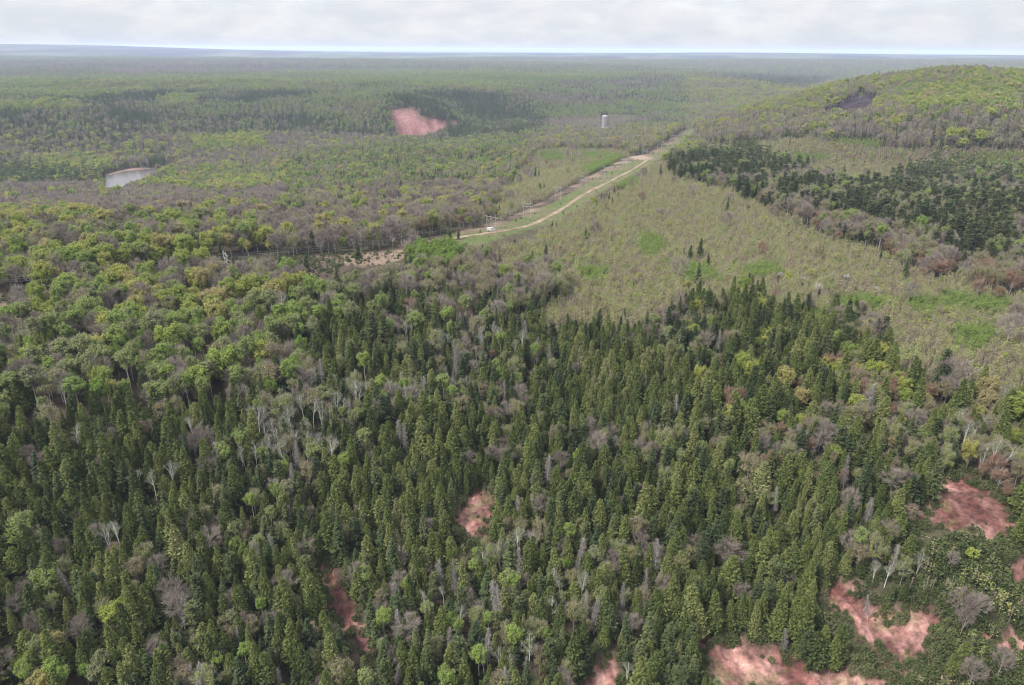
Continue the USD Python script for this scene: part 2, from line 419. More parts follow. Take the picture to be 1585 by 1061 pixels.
ground_piece("ground", 0, GROUND_M, "brown forest floor under all the trees out to the horizon", "ground")
for n, k in enumerate(_names):
    if (QOWN == n + 1).any():
        ground_piece("clay_bank" + (f"_{n:03d}" if n else ""), n + 1, CLAY_M, SCARS[k][1], "clay bank")
ground_piece("rock_outcrop", len(_names) + 1, CLAY_M, "dark purple rock face on the side of the right-hand wooded hill", "rock")
ground_piece("grass_strip", len(_names) + 2, GROUND_M, "mown green and brown strip under the power line", "grass")

# river and track
_rb = RIVER.buffer(9)
import trimesh
_v, _f = trimesh.creation.triangulate_polygon(_rb, engine="earcut")
WATER_M = usdkit.material(stage, "/World/Looks/river_water", {
    "geo": ("geometry", {}), "n": ("noise_texture", {"scale": 0.35, "detail": 4.0}), "b": ("bump", {"strength": 0.12, "distance": 0.3}),
    "p": ("principled_bsdf", {"base_color": (0.055, 0.045, 0.042), "roughness": 0.2, "ior": 1.33, "specular_ior_level": 0.6})},
    [("geo.position", "n.vector"), ("n.fac", "b.height"), ("b.normal", "p.normal")], surface="p.BSDF")
tag(usdkit.mesh(stage, "/World/river", (np.column_stack([_v, np.full(len(_v), WATER_Z)]), _f), WATER_M), "bend of the muddy grey river showing between the trees", "river", kind="structure")


def ribbon(name, pix, width, cols, rise, label):
    c = np.array([hit(px, py, height)[:2] for px, py in pix])
    s = np.concatenate([[0], np.cumsum(np.hypot(*np.diff(c, axis=0).T))])
    t = np.arange(0, s[-1], 2.0)
    x, y = np.interp(t, s, c[:, 0]), np.interp(t, s, c[:, 1])
    x, y = gaussian_filter(x, 5, mode="nearest"), gaussian_filter(y, 5, mode="nearest")
    dx, dy = np.gradient(x), np.gradient(y)
    L = np.hypot(dx, dy)
    nx, ny = dy / L, -dx / L
    w = width * (0.85 + 0.5 * n2(t, t * 0, 14, 2, 71))
    o = np.linspace(-0.5, 0.5, 9)
    X, Y = x[:, None] + nx[:, None] * o * w[:, None], y[:, None] + ny[:, None] * o * w[:, None]
    Z = height(X, Y) + rise + 0.10 * (np.abs(o) < 0.1) - 0.25 * (np.abs(o) > 0.45)
    u = np.clip(0.5 + 2 * n2(X, Y, 5, 3, 72), 0, 1)[..., None]
    C = np.array(cols[0]) * (1 - u) + np.array(cols[1]) * u
    k = smooth(n2(X, Y, 7, 3, 73), 0.02, 0.14)[..., None]
    C = C * (1 - 0.4 * k) + np.array([0.075, 0.075, 0.038]) * 0.4 * k
    C = np.where((np.abs(o) < 0.1)[None, :, None], C * 0.75, C)
    n, m = X.shape
    i, j = np.meshgrid(np.arange(n - 1), np.arange(m - 1), indexing="ij")
    f = np.stack([i * m + j, i * m + j + 1, (i + 1) * m + j + 1, (i + 1) * m + j], -1).reshape(-1, 4)
    tag(tinted("/World/" + name, np.stack([X, Y, Z], -1).reshape(-1, 3), f, C.reshape(-1, 3), GROUND_M), label, "track", kind="structure")
    return np.stack([x, y], -1)


TRACK = ribbon("dirt_track", TRACK_PX, 4.8, ((0.15, 0.108, 0.08), (0.23, 0.172, 0.132)), 0.35, "sandy dirt track along the right side of the power line strip")

# ------------------------------------------------------------------ what trees are made of
def foliage(name, colours, trans=0.25, patch=0.02, rough=0.7):
    """Leaf colours: a tree's own tone varies by chance and from stand to stand, a leaf's within the tree."""
    return usdkit.material(stage, "/World/Looks/" + name, {
        "oi": ("object_info", {}), "pn": ("noise_texture", {"scale": patch, "detail": 2.0}),
        "wn": ("white_noise_texture", {"dimensions": "3D"}), "pr": ("map_range", {"from_min": 0.32, "from_max": 0.68, "clamp": True}),
        "mx": ("mix_float", {"fac": 0.7}), "rp": ("rgb_ramp", {"ramp": colours}),
        "geo": ("geometry", {}), "lr": ("map_range", {"from_min": 0.0, "from_max": 1.0, "to_min": 0.55, "to_max": 1.45}),
        "sc": ("vector_math", {"math_type": "scale"}),
        "p": ("principled_bsdf", {"roughness": rough, "specular_ior_level": 0.25}),
        "t": ("translucent_bsdf", {}), "mc": ("mix_closure", {"fac": trans}),
    }, [("oi.location", "pn.vector"), ("oi.location", "wn.vector"), ("pn.fac", "pr.value"), ("pr.result", "mx.a"), ("wn.value", "mx.b"), ("mx.result", "rp.fac"),
        ("geo.random_per_island", "lr.value"), ("rp.color", "sc.vector1"), ("lr.result", "sc.scale"), ("sc.vector", "p.base_color"), ("sc.vector", "t.color"),
        ("p.BSDF", "mc.closure1"), ("t.BSDF", "mc.closure2")], surface="mc.closure")


def bark(name, a, b):
    return usdkit.material(stage, "/World/Looks/" + name, {
        "tc": ("texture_coordinate", {}), "n": ("noise_texture", {"scale": 3.0, "detail": 5.0}), "oi": ("object_info", {}), "wn": ("white_noise_texture", {"dimensions": "3D"}),
        "v": ("map_range", {"to_min": 0.75, "to_max": 1.25}), "rp": ("rgb_ramp", {"ramp": [(0.35, a), (0.65, b)]}), "sc": ("vector_math", {"math_type": "scale"}),
        "p": ("principled_bsdf", {"roughness": 0.9, "specular_ior_level": 0.15})},
        [("tc.object", "n.vector"), ("n.fac", "rp.fac"), ("oi.location", "wn.vector"), ("wn.value", "v.value"), ("rp.color", "sc.vector1"), ("v.result", "sc.scale"), ("sc.vector", "p.base_color")], surface="p.BSDF")


MATS = {
    "cedar": foliage("cedar_foliage", [(0, (0.070, 0.098, 0.034)), (0.25, (0.145, 0.190, 0.058)), (0.6, (0.23, 0.280, 0.082)), (0.85, (0.33, 0.355, 0.13)), (1, (0.37, 0.35, 0.21))], 0.4),
    "spruce": foliage("spruce_foliage", [(0, (0.052, 0.082, 0.038)), (0.5, (0.105, 0.145, 0.056)), (1, (0.22, 0.245, 0.105))], 0.28),
    "pine": foliage("pine_foliage", [(0, (0.060, 0.088, 0.040)), (0.5, (0.108, 0.142, 0.056)), (1, (0.19, 0.21, 0.085))], 0.28),
    "aspen": foliage("aspen_foliage", [(0, (0.31, 0.32, 0.19)), (0.35, (0.32, 0.375, 0.14)), (0.65, (0.29, 0.42, 0.085)), (1, (0.36, 0.46, 0.10))], 0.42),
    "bright": foliage("bright_foliage", [(0, (0.24, 0.32, 0.09)), (0.5, (0.23, 0.355, 0.06)), (1, (0.29, 0.39, 0.07))], 0.45),
    "maple": foliage("maple_foliage", [(0, (0.26, 0.36, 0.075)), (0.35, (0.36, 0.45, 0.085)), (0.65, (0.46, 0.48, 0.10)), (0.82, (0.47, 0.41, 0.16)), (1, (0.43, 0.34, 0.22))], 0.42),
    "rust": foliage("rust_foliage", [(0, (0.38, 0.27, 0.13)), (0.5, (0.37, 0.20, 0.11)), (1, (0.33, 0.15, 0.10))], 0.35),
    "twig": foliage("bare_twigs", [(0, (0.20, 0.155, 0.135)), (0.5, (0.29, 0.24, 0.21)), (1, (0.38, 0.33, 0.28))], 0.0),
    "pale": foliage("dead_wood", [(0, (0.20, 0.18, 0.165)), (1, (0.36, 0.335, 0.31))], 0.0),
    "shrub": foliage("shrub_foliage", [(0, (0.075, 0.105, 0.038)), (0.5, (0.115, 0.15, 0.05)), (0.85, (0.18, 0.20, 0.08)), (1, (0.26, 0.21, 0.13))], 0.3),
    "blossom": foliage("white_blossom", [(0, (0.55, 0.52, 0.44)), (1, (0.70, 0.68, 0.60))], 0.3),
    "thin": foliage("sapling_leaves", [(0, (0.44, 0.34, 0.24)), (0.3, (0.43, 0.39, 0.19)), (0.6, (0.38, 0.43, 0.12)), (1, (0.32, 0.47, 0.08))], 0.4, 0.045),
    "stem": foliage("sapling_stems", [(0, (0.24, 0.175, 0.155)), (1, (0.48, 0.41, 0.35))], 0.0, 0.045),
    "bark_dark": bark("dark_bark", (0.07, 0.055, 0.045), (0.13, 0.105, 0.09)),
    "bark_grey": bark("grey_bark", (0.16, 0.14, 0.12), (0.27, 0.245, 0.215)),
    "bark_pale": bark("pale_bark", (0.22, 0.21, 0.18), (0.36, 0.345, 0.30)),
    "bark_white": bark("birch_bark", (0.40, 0.39, 0.36), (0.58, 0.56, 0.52)),
}


class Soup:
    def __init__(self):
        self.v, self.f, self.n = [], [], 0

    def add(self, v, f):
        v = np.asarray(v, float).reshape(-1, 3)
        self.v.append(v)
        self.f.append(np.asarray(f, int).reshape(-1, 3) + self.n)
        self.n += len(v)

    def get(self):
        return np.vstack(self.v), np.vstack(self.f)

    def cards(self, c, d, length, width, rng, fold=0.0, face=None, loose=0.7):
        """Leaf-like rhombi at c, pointing along d, their flat side turned towards face where that is given."""
        c, d = np.asarray(c, float), np.asarray(d, float)
        n = len(c)
        d = d / np.linalg.norm(d, axis=1, keepdims=True)
        r = rng.normal(size=(n, 3))
        if face is not None:
            q = unit(unit(np.broadcast_to(face, (n, 3))) + r * loose * 0.6)
            d = unit(d - q * (d * q).sum(1, keepdims=True) * 0.8)
            r = q
        s = np.cross(d, r)
        s /= np.linalg.norm(s, axis=1, keepdims=True) + 1e-9
        up = np.cross(s, d)
        L, W = np.broadcast_to(length, n)[:, None], np.broadcast_to(width, n)[:, None]
        v = np.stack([c, c + d * L * 0.45 + s * W + up * fold * W, c + d * L, c + d * L * 0.45 - s * W + up * fold * W], 1)
        k = np.arange(n)[:, None] * 4
        self.add(v, np.concatenate([k + [0, 1, 2], k + [0, 2, 3]], 1).reshape(-1, 3))

    def sticks(self, a, b, r0, r1):
        """Thin three-sided sticks from a to b."""
        a, b = np.atleast_2d(a).astype(float), np.atleast_2d(b).astype(float)
        n = len(a)
        d = b - a
        d /= np.linalg.norm(d, axis=1, keepdims=True) + 1e-9
        h = np.where(np.abs(d[:, 2:]) < 0.9, [[0, 0, 1.0]], [[1.0, 0, 0]])
        s = np.cross(d, h)
        s /= np.linalg.norm(s, axis=1, keepdims=True)
        u = np.cross(d, s)
        r0, r1 = np.broadcast_to(r0, n)[:, None], np.broadcast_to(r1, n)[:, None]
        ring = [(math.cos(t), math.sin(t)) for t in (0, 2.094, 4.189)]
        v = np.stack([a + (s * x + u * y) * r0 for x, y in ring] + [b + (s * x + u * y) * r1 for x, y in ring], 1)
        k = np.arange(n)[:, None] * 6
        f = np.concatenate([k + t for t in ([0, 1, 4], [0, 4, 3], [1, 2, 5], [1, 5, 4], [2, 0, 3], [2, 3, 5])], 1)
        self.add(v, f.reshape(-1, 3))

    def whips(self, a, b, w, rng):
        """Single thin triangles, for the finest twigs."""
        a, b = np.atleast_2d(a).astype(float), np.atleast_2d(b).astype(float)
        s = np.cross(b - a, rng.normal(size=a.shape))
        s *= (np.broadcast_to(w, len(a)) / (np.linalg.norm(s, axis=1) + 1e-9))[:, None]
        k = np.arange(len(a))[:, None] * 3
        self.add(np.stack([a - s, a + s, b], 1), k + [0, 1, 2])

    def tube(self, pts, rad, sides=6):
        p, rad = np.asarray(pts, float), np.broadcast_to(rad, len(pts))
        t = np.gradient(p, axis=0)
        t /= np.linalg.norm(t, axis=1, keepdims=True)
        h = np.array([1.0, 0, 0]) if abs(t[:, 2]).mean() > 0.7 else np.array([0, 0, 1.0])
        s = np.cross(t, h)
        s /= np.linalg.norm(s, axis=1, keepdims=True)
        u = np.cross(t, s)
        a = np.arange(sides) * 2 * math.pi / sides
        v = p[:, None] + (s[:, None] * np.cos(a)[:, None] + u[:, None] * np.sin(a)[:, None]) * rad[:, None, None]
        f = []
        for i in range(len(p) - 1):
            for j in range(sides):
                q, r = i * sides + j, i * sides + (j + 1) % sides
                f += [[q, r, r + sides], [q, r + sides, q + sides]]
        top = (len(p) - 1) * sides
        f += [[top, top + j, top + j + 1] for j in range(1, sides - 1)]
        self.add(v.reshape(-1, 3), f)


def unit(a):
    return a / (np.linalg.norm(a, axis=-1, keepdims=True) + 1e-9)


def trunk_line(rng, h, lean=0.02, wob=0.12, n=7):
    t = np.linspace(0, 1, n)
    a = rng.uniform(0, 2 * math.pi)
    x = np.cumsum(rng.normal(0, wob, n)) * t + math.cos(a) * lean * h * t
    y = np.cumsum(rng.normal(0, wob, n)) * t + math.sin(a) * lean * h * t
    return np.stack([x, y, h * t - 0.6 * (t == 0)], -1)


def conifer_core(s, H, R, z0, k=0.55):
    """The dark dense inside of a conifer's crown."""
    n, rows = 7, 4
    z = np.linspace(z0, H * 0.96, rows)
    r = R * k * (1 - (z - z0) / (H - z0)) ** 0.8 + 0.02
    a = np.arange(n) * 2 * math.pi / n
    v = np.stack([np.stack([r_ * np.cos(a), r_ * np.sin(a), np.full(n, z_)], -1) for r_, z_ in zip(r, z)]).reshape(-1, 3)
    f = [[i * n + j, i * n + (j + 1) % n, (i + 1) * n + (j + 1) % n] for i in range(rows - 1) for j in range(n)] + [[i * n + j, (i + 1) * n + (j + 1) % n, (i + 1) * n + j] for i in range(rows - 1) for j in range(n)]
    s.add(v, f)


def cedar(seed, low=False):
    rng = np.random.default_rng(seed)
    H, R = rng.uniform(10, 14.5), rng.uniform(1.8, 2.8)
    z0 = 0.08 * H
    tr, cr = Soup(), Soup()
    tl = trunk_line(rng, H * 0.97, 0.015, 0.05)
    tr.tube(tl, np.linspace(0.24, 0.03, len(tl)), 5)
    conifer_core(cr, H, R, z0, 0.5)
    n = 170 if low else 1400
    t = rng.uniform(0, 1, n) ** 1.25
    a = rng.uniform(0, 2 * math.pi, n)
    prof = R * (1 - t) ** (0.55, 0.8, 0.65, 0.95)[seed % 4] * np.minimum(1, 0.45 + 3.5 * t)
    lump = 0.62 + 0.8 * noise(np.stack([np.cos(a) * 1.6, np.sin(a) * 1.6, t * H / 2.0], -1) + seed, seed)
    r = prof * lump * (1 - 0.5 * rng.uniform(0, 1, n) ** 2)
    c = np.stack([r * np.cos(a), r * np.sin(a), z0 + t * (H - z0) - 0.3], -1)
    out = np.stack([np.cos(a), np.sin(a), 0 * a], -1)
    d = out * rng.uniform(0.3, 0.9, n)[:, None] + [0, 0, 0.75] + rng.normal(0, 0.3, (n, 3))
    L = rng.uniform(0.5, 1.25, n) * (1 - 0.35 * t) * (2.1 if low else 1)
    cr.cards(c, d, L, L * 0.28, rng, 0.3, out + [0, 0, 0.7], 0.7)
    m = 3 if low else 10
    cr.cards(np.tile([tl[-1][0], tl[-1][1], H - 1.1], (m, 1)) + rng.normal(0, 0.12, (m, 3)), rng.normal(0, 0.15, (m, 3)) + [0, 0, 1], 1.3, 0.25, rng)
    return dict(trunk=(tr.get(), "bark_grey"), crown=(cr.get(), "cedar")), H, R


def spruce(seed, low=False, kind="spruce"):
    rng = np.random.default_rng(seed)
    H, R = rng.uniform(11, 16), rng.uniform(1.6, 2.5)
    z0 = 0.12 * H
    tr, cr = Soup(), Soup()
    tl = trunk_line(rng, H * 0.98, 0.01, 0.03)
    tr.tube(tl, np.linspace(0.22, 0.03, len(tl)), 5)
    conifer_core(cr, H, R, z0, 0.3)
    whorls = 8 if low else 19
    C, D, L = [], [], []
    for k in range(whorls):
        t = (k + 0.5) / whorls
        z = z0 + (H - z0) * t ** 0.9
        nb = 5 if low else 8
        for b in range(nb):
            a = rng.uniform(0, 2 * math.pi)
            ln = (R * (1 - t) ** 0.85 + 0.25) * rng.uniform(0.7, 1.15)
            C.append([0, 0, z + rng.uniform(-0.3, 0.3)])
            D.append([math.cos(a), math.sin(a), -0.28 + 0.5 * t])
            L.append(ln)
    C, D, L = np.array(C), unit(np.array(D)), np.array(L)
    cr.cards(C, D, L, L * 0.20 + 0.1, rng, 0.2, [0, 0, 1.0], 0.6)
    if not low:
        for q in (0.45, 0.7, 0.9):
            p = C + D * (L * q)[:, None]
            for sgn in (-1, 1):
                sd = np.cross(D, [0, 0, 1.0]) * sgn
                cr.cards(p, D * 0.6 + sd * 0.7 + [0, 0, -0.25] + rng.normal(0, 0.2, p.shape), L * 0.38 + 0.15, L * 0.09 + 0.08, rng, 0.0, [0, 0, 1.0], 0.8)
    cr.cards(np.tile([0, 0, H - 1.3], (5, 1)), rng.normal(0, 0.12, (5, 3)) + [0, 0, 1], 1.5, 0.16, rng)
    return dict(trunk=(tr.get(), "bark_dark"), crown=(cr.get(), kind)), H, R


def pine(seed, low=False):
    rng = np.random.default_rng(seed)
    H = rng.uniform(16, 21)
    R = rng.uniform(2.9, 3.8)
    tr, cr = Soup(), Soup()
    tl = trunk_line(rng, H * 0.98, 0.02, 0.08)
    tr.tube(tl, np.linspace(0.30, 0.05, len(tl)), 6)
    layers = 6 if low else 11
    for k in range(layers):
        t = (k + rng.uniform(0, 0.6)) / layers
        z = H * (0.28 + 0.70 * t)
        ax = np.array([np.interp(z, tl[:, 2], tl[:, 0]), np.interp(z, tl[:, 2], tl[:, 1]), z])
        nb = 4 if low else rng.integers(4, 7)
        a0 = rng.uniform(0, 6.28)
        for b in range(nb):
            a = a0 + b * 6.28 / nb + rng.uniform(-0.4, 0.4)
            ln = R * (1 - 0.75 * t) * min(1, 0.55 + 2 * t) * rng.uniform(0.6, 1.15)
            d = unit(np.array([math.cos(a), math.sin(a), rng.uniform(0.0, 0.35)]))
            tip = ax + d * ln
            tr.sticks(ax, tip, 0.06, 0.02)
            for q in ((0.7,) if low else (0.4, 0.65, 0.85, 1.0)):
                m = 5 if low else 7
                cr.cards(np.tile(ax + d * ln * q, (m, 1)) + rng.normal(0, 0.3, (m, 3)) * [1, 1, 0.35], rng.normal(0, 1, (m, 3)) * [1, 1, 0.35] + [0, 0, 0.45] + d * 0.6, rng.uniform(0.7, 1.1, m) * (1.9 if low else 1), 0.25 * (1.9 if low else 1), rng, 0.0, [0, 0, 1.0], 0.8)
    cr.cards(np.tile([tl[-1][0], tl[-1][1], H - 1.0], (10, 1)), rng.normal(0, 0.5, (10, 3)) + [0, 0, 1], 1.1, 0.28, rng)
    return dict(trunk=(tr.get(), "bark_dark"), crown=(cr.get(), "pine")), H, R


def broad(seed, low, kind, H, rx, rz, zc, clumps, leaves, leaf, spread, twigs, bark_name, twig_mat="twig", thick=0.2, lean=0.03, trunks=1):
    """A broad-leaved tree: trunk, limbs to the clumps of a crown, twigs, young leaves."""
    rng = np.random.default_rng(seed)
    tr, cr, tw = Soup(), Soup(), Soup()
    lines = []
    for k in range(trunks):
        tl = trunk_line(rng, H * 0.9, lean * (1 if trunks == 1 else 2.5), 0.16)
        lines.append(tl)
        tr.tube(tl, np.linspace(thick, thick * 0.2, len(tl)) / trunks ** 0.3, 5)
    n = max(6, clumps // 2) if low else clumps
    u = unit(rng.normal(size=(n, 3)) + [0, 0, 0.35])
    cen = u * np.array([rx, rx, rz]) * (rng.uniform(0.35, 1.0, n) ** 0.6)[:, None] * (0.75 + 0.5 * noise(u * 1.7 + seed, seed))[:, None]
    cen[:, 2] += H * zc
    own = rng.integers(0, trunks, n)
    for k in range(n):
        tl = lines[own[k]]
        top = tl[np.clip(int(len(tl) * 0.72), 0, len(tl) - 1)]
        cen[k, :2] += top[:2] * 0.8
        zb = np.clip(cen[k, 2] - rng.uniform(1.2, 3.0) - 0.4 * np.hypot(*cen[k, :2]), 0.25 * H, 0.86 * H)
        base = np.array([np.interp(zb, tl[:, 2], tl[:, 0]), np.interp(zb, tl[:, 2], tl[:, 1]), zb])
        if not low or k % 2 == 0:
            tr.sticks(base, cen[k], thick * 0.33, thick * 0.12)
    if twigs:
        m = twigs // 3 if low else twigs
        a = np.repeat(cen, m, 0) + rng.normal(0, 0.25, (n * m, 3))
        o = unit(a - [0, 0, H * zc - rz * 0.6])
        b = a + (o * 0.7 + rng.normal(0, 0.5, a.shape) + [0, 0, 0.3]) * rng.uniform(0.5, 1.15, (len(a), 1)) * spread * 1.15
        tw.whips(a, b, 0.05 if not low else 0.15, rng)
    if leaves:
        m = max(4, leaves // 3) if low else leaves
        p = np.repeat(cen, m, 0) + unit(rng.normal(size=(n * m, 3))) * (rng.uniform(0.1, 1, (n * m, 1)) ** 0.5) * spread * np.array([0.9, 0.9, 1.0])
        L = rng.uniform(0.7, 1.3, n * m) * leaf * (2.2 if low else 1)
        cr.cards(p, rng.normal(size=p.shape) + [0, 0, 0.1], L, L * 0.36, rng, 0.2, unit(p - [0, 0, H * zc - rz * 0.4]) + [0, 0, 0.3], 1.0)
    parts = dict(trunk=(tr.get(), bark_name))
    if leaves:
        parts["crown"] = (cr.get(), kind)
    if twigs:
        parts["branchwork" if leaves else "crown"] = (tw.get(), twig_mat)
    return parts, H, rx


def aspen(s, low=False):
    r = np.random.default_rng(s + 9)
    return broad(s, low, "aspen", r.uniform(15, 19), r.uniform(2.8, 3.8), r.uniform(3.2, 4.4), 0.75, 40, 42, 0.58, 1.05, 6, "bark_pale", thick=0.17)


def bright(s, low=False):
    r = np.random.default_rng(s + 9)
    return broad(s, low, "bright", r.uniform(14, 17), r.uniform(2.9, 3.7), r.uniform(3.4, 4.2), 0.71, 36, 50, 0.58, 1.15, 0, "bark_pale", thick=0.17)


def maple(s, low=False):
    r = np.random.default_rng(s + 9)
    return broad(s, low, "maple", r.uniform(15, 19), r.uniform(3.9, 5.3), r.uniform(4.6, 5.8), 0.60, 84, 38, 0.66, 1.2, 4, "bark_grey", thick=0.26)


def rusty(s, low=False):
    r = np.random.default_rng(s + 9)
    return broad(s, low, "rust", r.uniform(11, 15), r.uniform(3.2, 4.4), r.uniform(3.4, 4.4), 0.64, 40, 24, 0.45, 1.2, 14, "bark_grey", thick=0.2)


def bare(s, low=False):
    r = np.random.default_rng(s + 9)
    return broad(s, low, "maple", r.uniform(14, 18), r.uniform(3.4, 4.8), r.uniform(4.0, 5.0), 0.62, 44, 0, 0.3, 1.4, 44, "bark_grey", thick=0.22)


def budding(s, low=False):
    r = np.random.default_rng(s + 9)
    return broad(s, low, "thin", r.uniform(13, 17), r.uniform(3.2, 4.4), r.uniform(3.8, 4.8), 0.64, 44, 24, 0.44, 1.3, 20, "bark_grey", thick=0.19)


def birch(s, low=False):
    r = np.random.default_rng(s + 9)
    return broad(s, low, "aspen", r.uniform(11, 15), r.uniform(1.6, 2.3), r.uniform(2.6, 3.4), 0.72, 16, 7, 0.32, 0.9, 16, "bark_white", twig_mat="pale", thick=0.16, lean=0.05, trunks=2 if s % 3 else 1)


def willow(s, low=False):
    r = np.random.default_rng(s + 9)
    return broad(s, low, "aspen", r.uniform(9, 12), r.uniform(2.8, 3.6), r.uniform(3.0, 3.6), 0.62, 34, 30, 0.40, 1.0, 10, "bark_pale", thick=0.17, trunks=2)


def snag(seed, low=False):
    rng = np.random.default_rng(seed)
    H = rng.uniform(11, 16)
    tr, cr = Soup(), Soup()
    tl = trunk_line(rng, H, rng.uniform(0.0, 0.07), 0.05)
    tr.tube(tl, np.linspace(0.22, 0.05, len(tl)), 5)
    n = 60 if low else 300
    t = rng.uniform(0.22, 1, n)
    z = H * t
    a = rng.uniform(0, 6.28, n)
    base = np.stack([np.interp(z, tl[:, 2], tl[:, 0]), np.interp(z, tl[:, 2], tl[:, 1]), z], -1)
    L = (2.5 * (1.06 - t) ** 0.6) * rng.uniform(0.3, 1, n)
    tip = base + np.stack([np.cos(a), np.sin(a), rng.uniform(-0.5, 0.15, n)], -1) * L[:, None]
    cr.sticks(base, tip, 0.05, 0.02)
    m = 0 if low else 2
    for _ in range(m):
        q = base + (tip - base) * rng.uniform(0.4, 1, (n, 1))
        cr.whips(q, q + rng.normal(0, 0.5, q.shape) + [0, 0, -0.15], 0.05, rng)
    return dict(trunk=(tr.get(), "bark_pale"), branches=(cr.get(), "pale")), H, 1.5


def shrub(seed, low=False):
    rng = np.random.default_rng(seed)
    H, R = rng.uniform(1.6, 3.4), rng.uniform(1.0, 1.9)
    tr, cr = Soup(), Soup()
    n = 60 if low else 240
    u = unit(rng.normal(size=(n, 3)) + [0, 0, 0.3])
    u[:, 2] = np.abs(u[:, 2])
    c = u * [R, R, H] * (rng.uniform(0.4, 1, n) ** 0.5)[:, None] * (0.7 + 0.6 * noise(u * 2.1 + seed, seed))[:, None]
    L = rng.uniform(0.35, 0.7, n) * (1.8 if low else 1)
    cr.cards(c, u + rng.normal(0, 0.5, u.shape) + [0, 0, 0.4], L, L * 0.33, rng, 0.2, u + [0, 0, 0.6], 0.8)
    a = rng.uniform(0, 6.28, 9)
    tr.sticks(np.zeros((9, 3)), np.stack([np.cos(a) * R * 0.7, np.sin(a) * R * 0.7, np.full(9, H * 0.8)], -1), 0.04, 0.015)
    return dict(stems=(tr.get(), "bark_grey"), crown=(cr.get(), "shrub")), H, R


def blossoming(s, low=False):
    r = np.random.default_rng(s + 9)
    return broad(s, low, "blossom", r.uniform(5, 7), r.uniform(2.0, 2.6), r.uniform(1.8, 2.3), 0.62, 22, 26, 0.32, 0.8, 10, "bark_grey", thick=0.12, trunks=2)


def saplings(seed, low=False, leaf_mat="thin", leaves=18):
    """Two or three whippy young trees standing close together, each a narrow plume."""
    rng = np.random.default_rng(seed)
    st, cr = Soup(), Soup()
    if leaf_mat == "thin":
        leaves = (30, 3, 20, 0, 24, 8)[seed // 37 % 6]
    for k in range(2 if low else 3):
        x, y = rng.uniform(-1.1, 1.1, 2)
        H = rng.uniform(3.0, 6.2)
        lx, ly = rng.normal(0, 0.25, 2)
        base, top = np.array([x, y, -0.3]), np.array([x + lx, y + ly, H])
        st.sticks(base, top, 0.08, 0.03)
        m = 10 if low else 24
        t = rng.uniform(0.3, 1, m)
        a = base + (top - base) * t[:, None]
        b = a + unit(rng.normal(size=(m, 3)) * [1, 1, 0.3] + [0, 0, 0.9]) * (rng.uniform(0.4, 1.5, m) * (1.2 - 0.7 * t))[:, None]
        st.whips(a, b, 0.05 if not low else 0.09, rng)
        g = max(1, leaves // 2) if low else max(1, leaves)
        u = rng.uniform(0.42, 1.03, (g, 1))
        q = base + (top - base) * u + rng.normal(0, 0.62, (g, 3)) * (1.25 - 0.6 * u)
        L = rng.uniform(0.3, 0.62, g) * (1.5 if low else 1)
        cr.cards(q, rng.normal(size=(g, 3)) + [0, 0, 0.6], L, L * 0.4, rng, 0.0, [0, 0, 1.0], 1.0)
    return dict(stems=(st.get(), "stem"), crown=(cr.get(), leaf_mat)), 5.5, 1.5


def grove(s, low=False):
    return saplings(s, low, "bright", 60)


KINDS = {   # kind: builder, variants near, variants far, usual scale
    "cedar": (cedar, 11, 4), "spruce": (spruce, 7, 3), "pine": (pine, 4, 2), "aspen": (aspen, 5, 3), "bright": (bright, 3, 2), "maple": (maple, 5, 3), "rusty": (rusty, 3, 2),
    "bare": (bare, 5, 3), "budding": (budding, 5, 3), "birch": (birch, 5, 2), "willow": (willow, 3, 1), "snag": (snag, 6, 2), "shrub": (shrub, 4, 1), "blossoming": (blossoming, 2, 1),
    "saplings": (saplings, 6, 3), "grove": (grove, 3, 2),
}
PLAIN = {"cedar": "cedar_tree", "spruce": "spruce_tree", "pine": "pine_tree", "aspen": "aspen_tree", "bright": "bright_green_tree", "maple": "maple_tree", "rusty": "rusty_tree", "bare": "bare_tree",
         "budding": "budding_tree", "birch": "birch_tree", "willow": "willow_tree", "snag": "dead_tree", "shrub": "shrub", "blossoming": "blossoming_tree", "saplings": "sapling_clump", "grove": "sapling_grove"}
UsdGeom.Scope.Define(stage, "/World/Looks")
SIZE = {}


def define_class(kind, v, low):
    made, H, R = KINDS[kind][0](1000 + 37 * v + sum(map(ord, kind)) + 500 * low, low)
    name = f"/_class_{kind}_{'far' if low else 'near'}_{v}"
    c = stage.CreateClassPrim(name)
    c.SetTypeName("Xform")
    for part, ((vv, ff), mat) in made.items():
        if low and part == "trunk" and kind in ("cedar", "spruce", "pine"):
            continue
        usdkit.mesh(stage, f"{name}/{part}", (vv, ff), MATS[mat])
    SIZE[kind, low, v] = (H, R)
    return name


CLASSES = {}
for kind, (_b, nn, nf) in KINDS.items():
    for low, cnt in ((False, nn), (True, nf)):
        CLASSES[kind, low] = [define_class(kind, v, low) for v in range(cnt)]

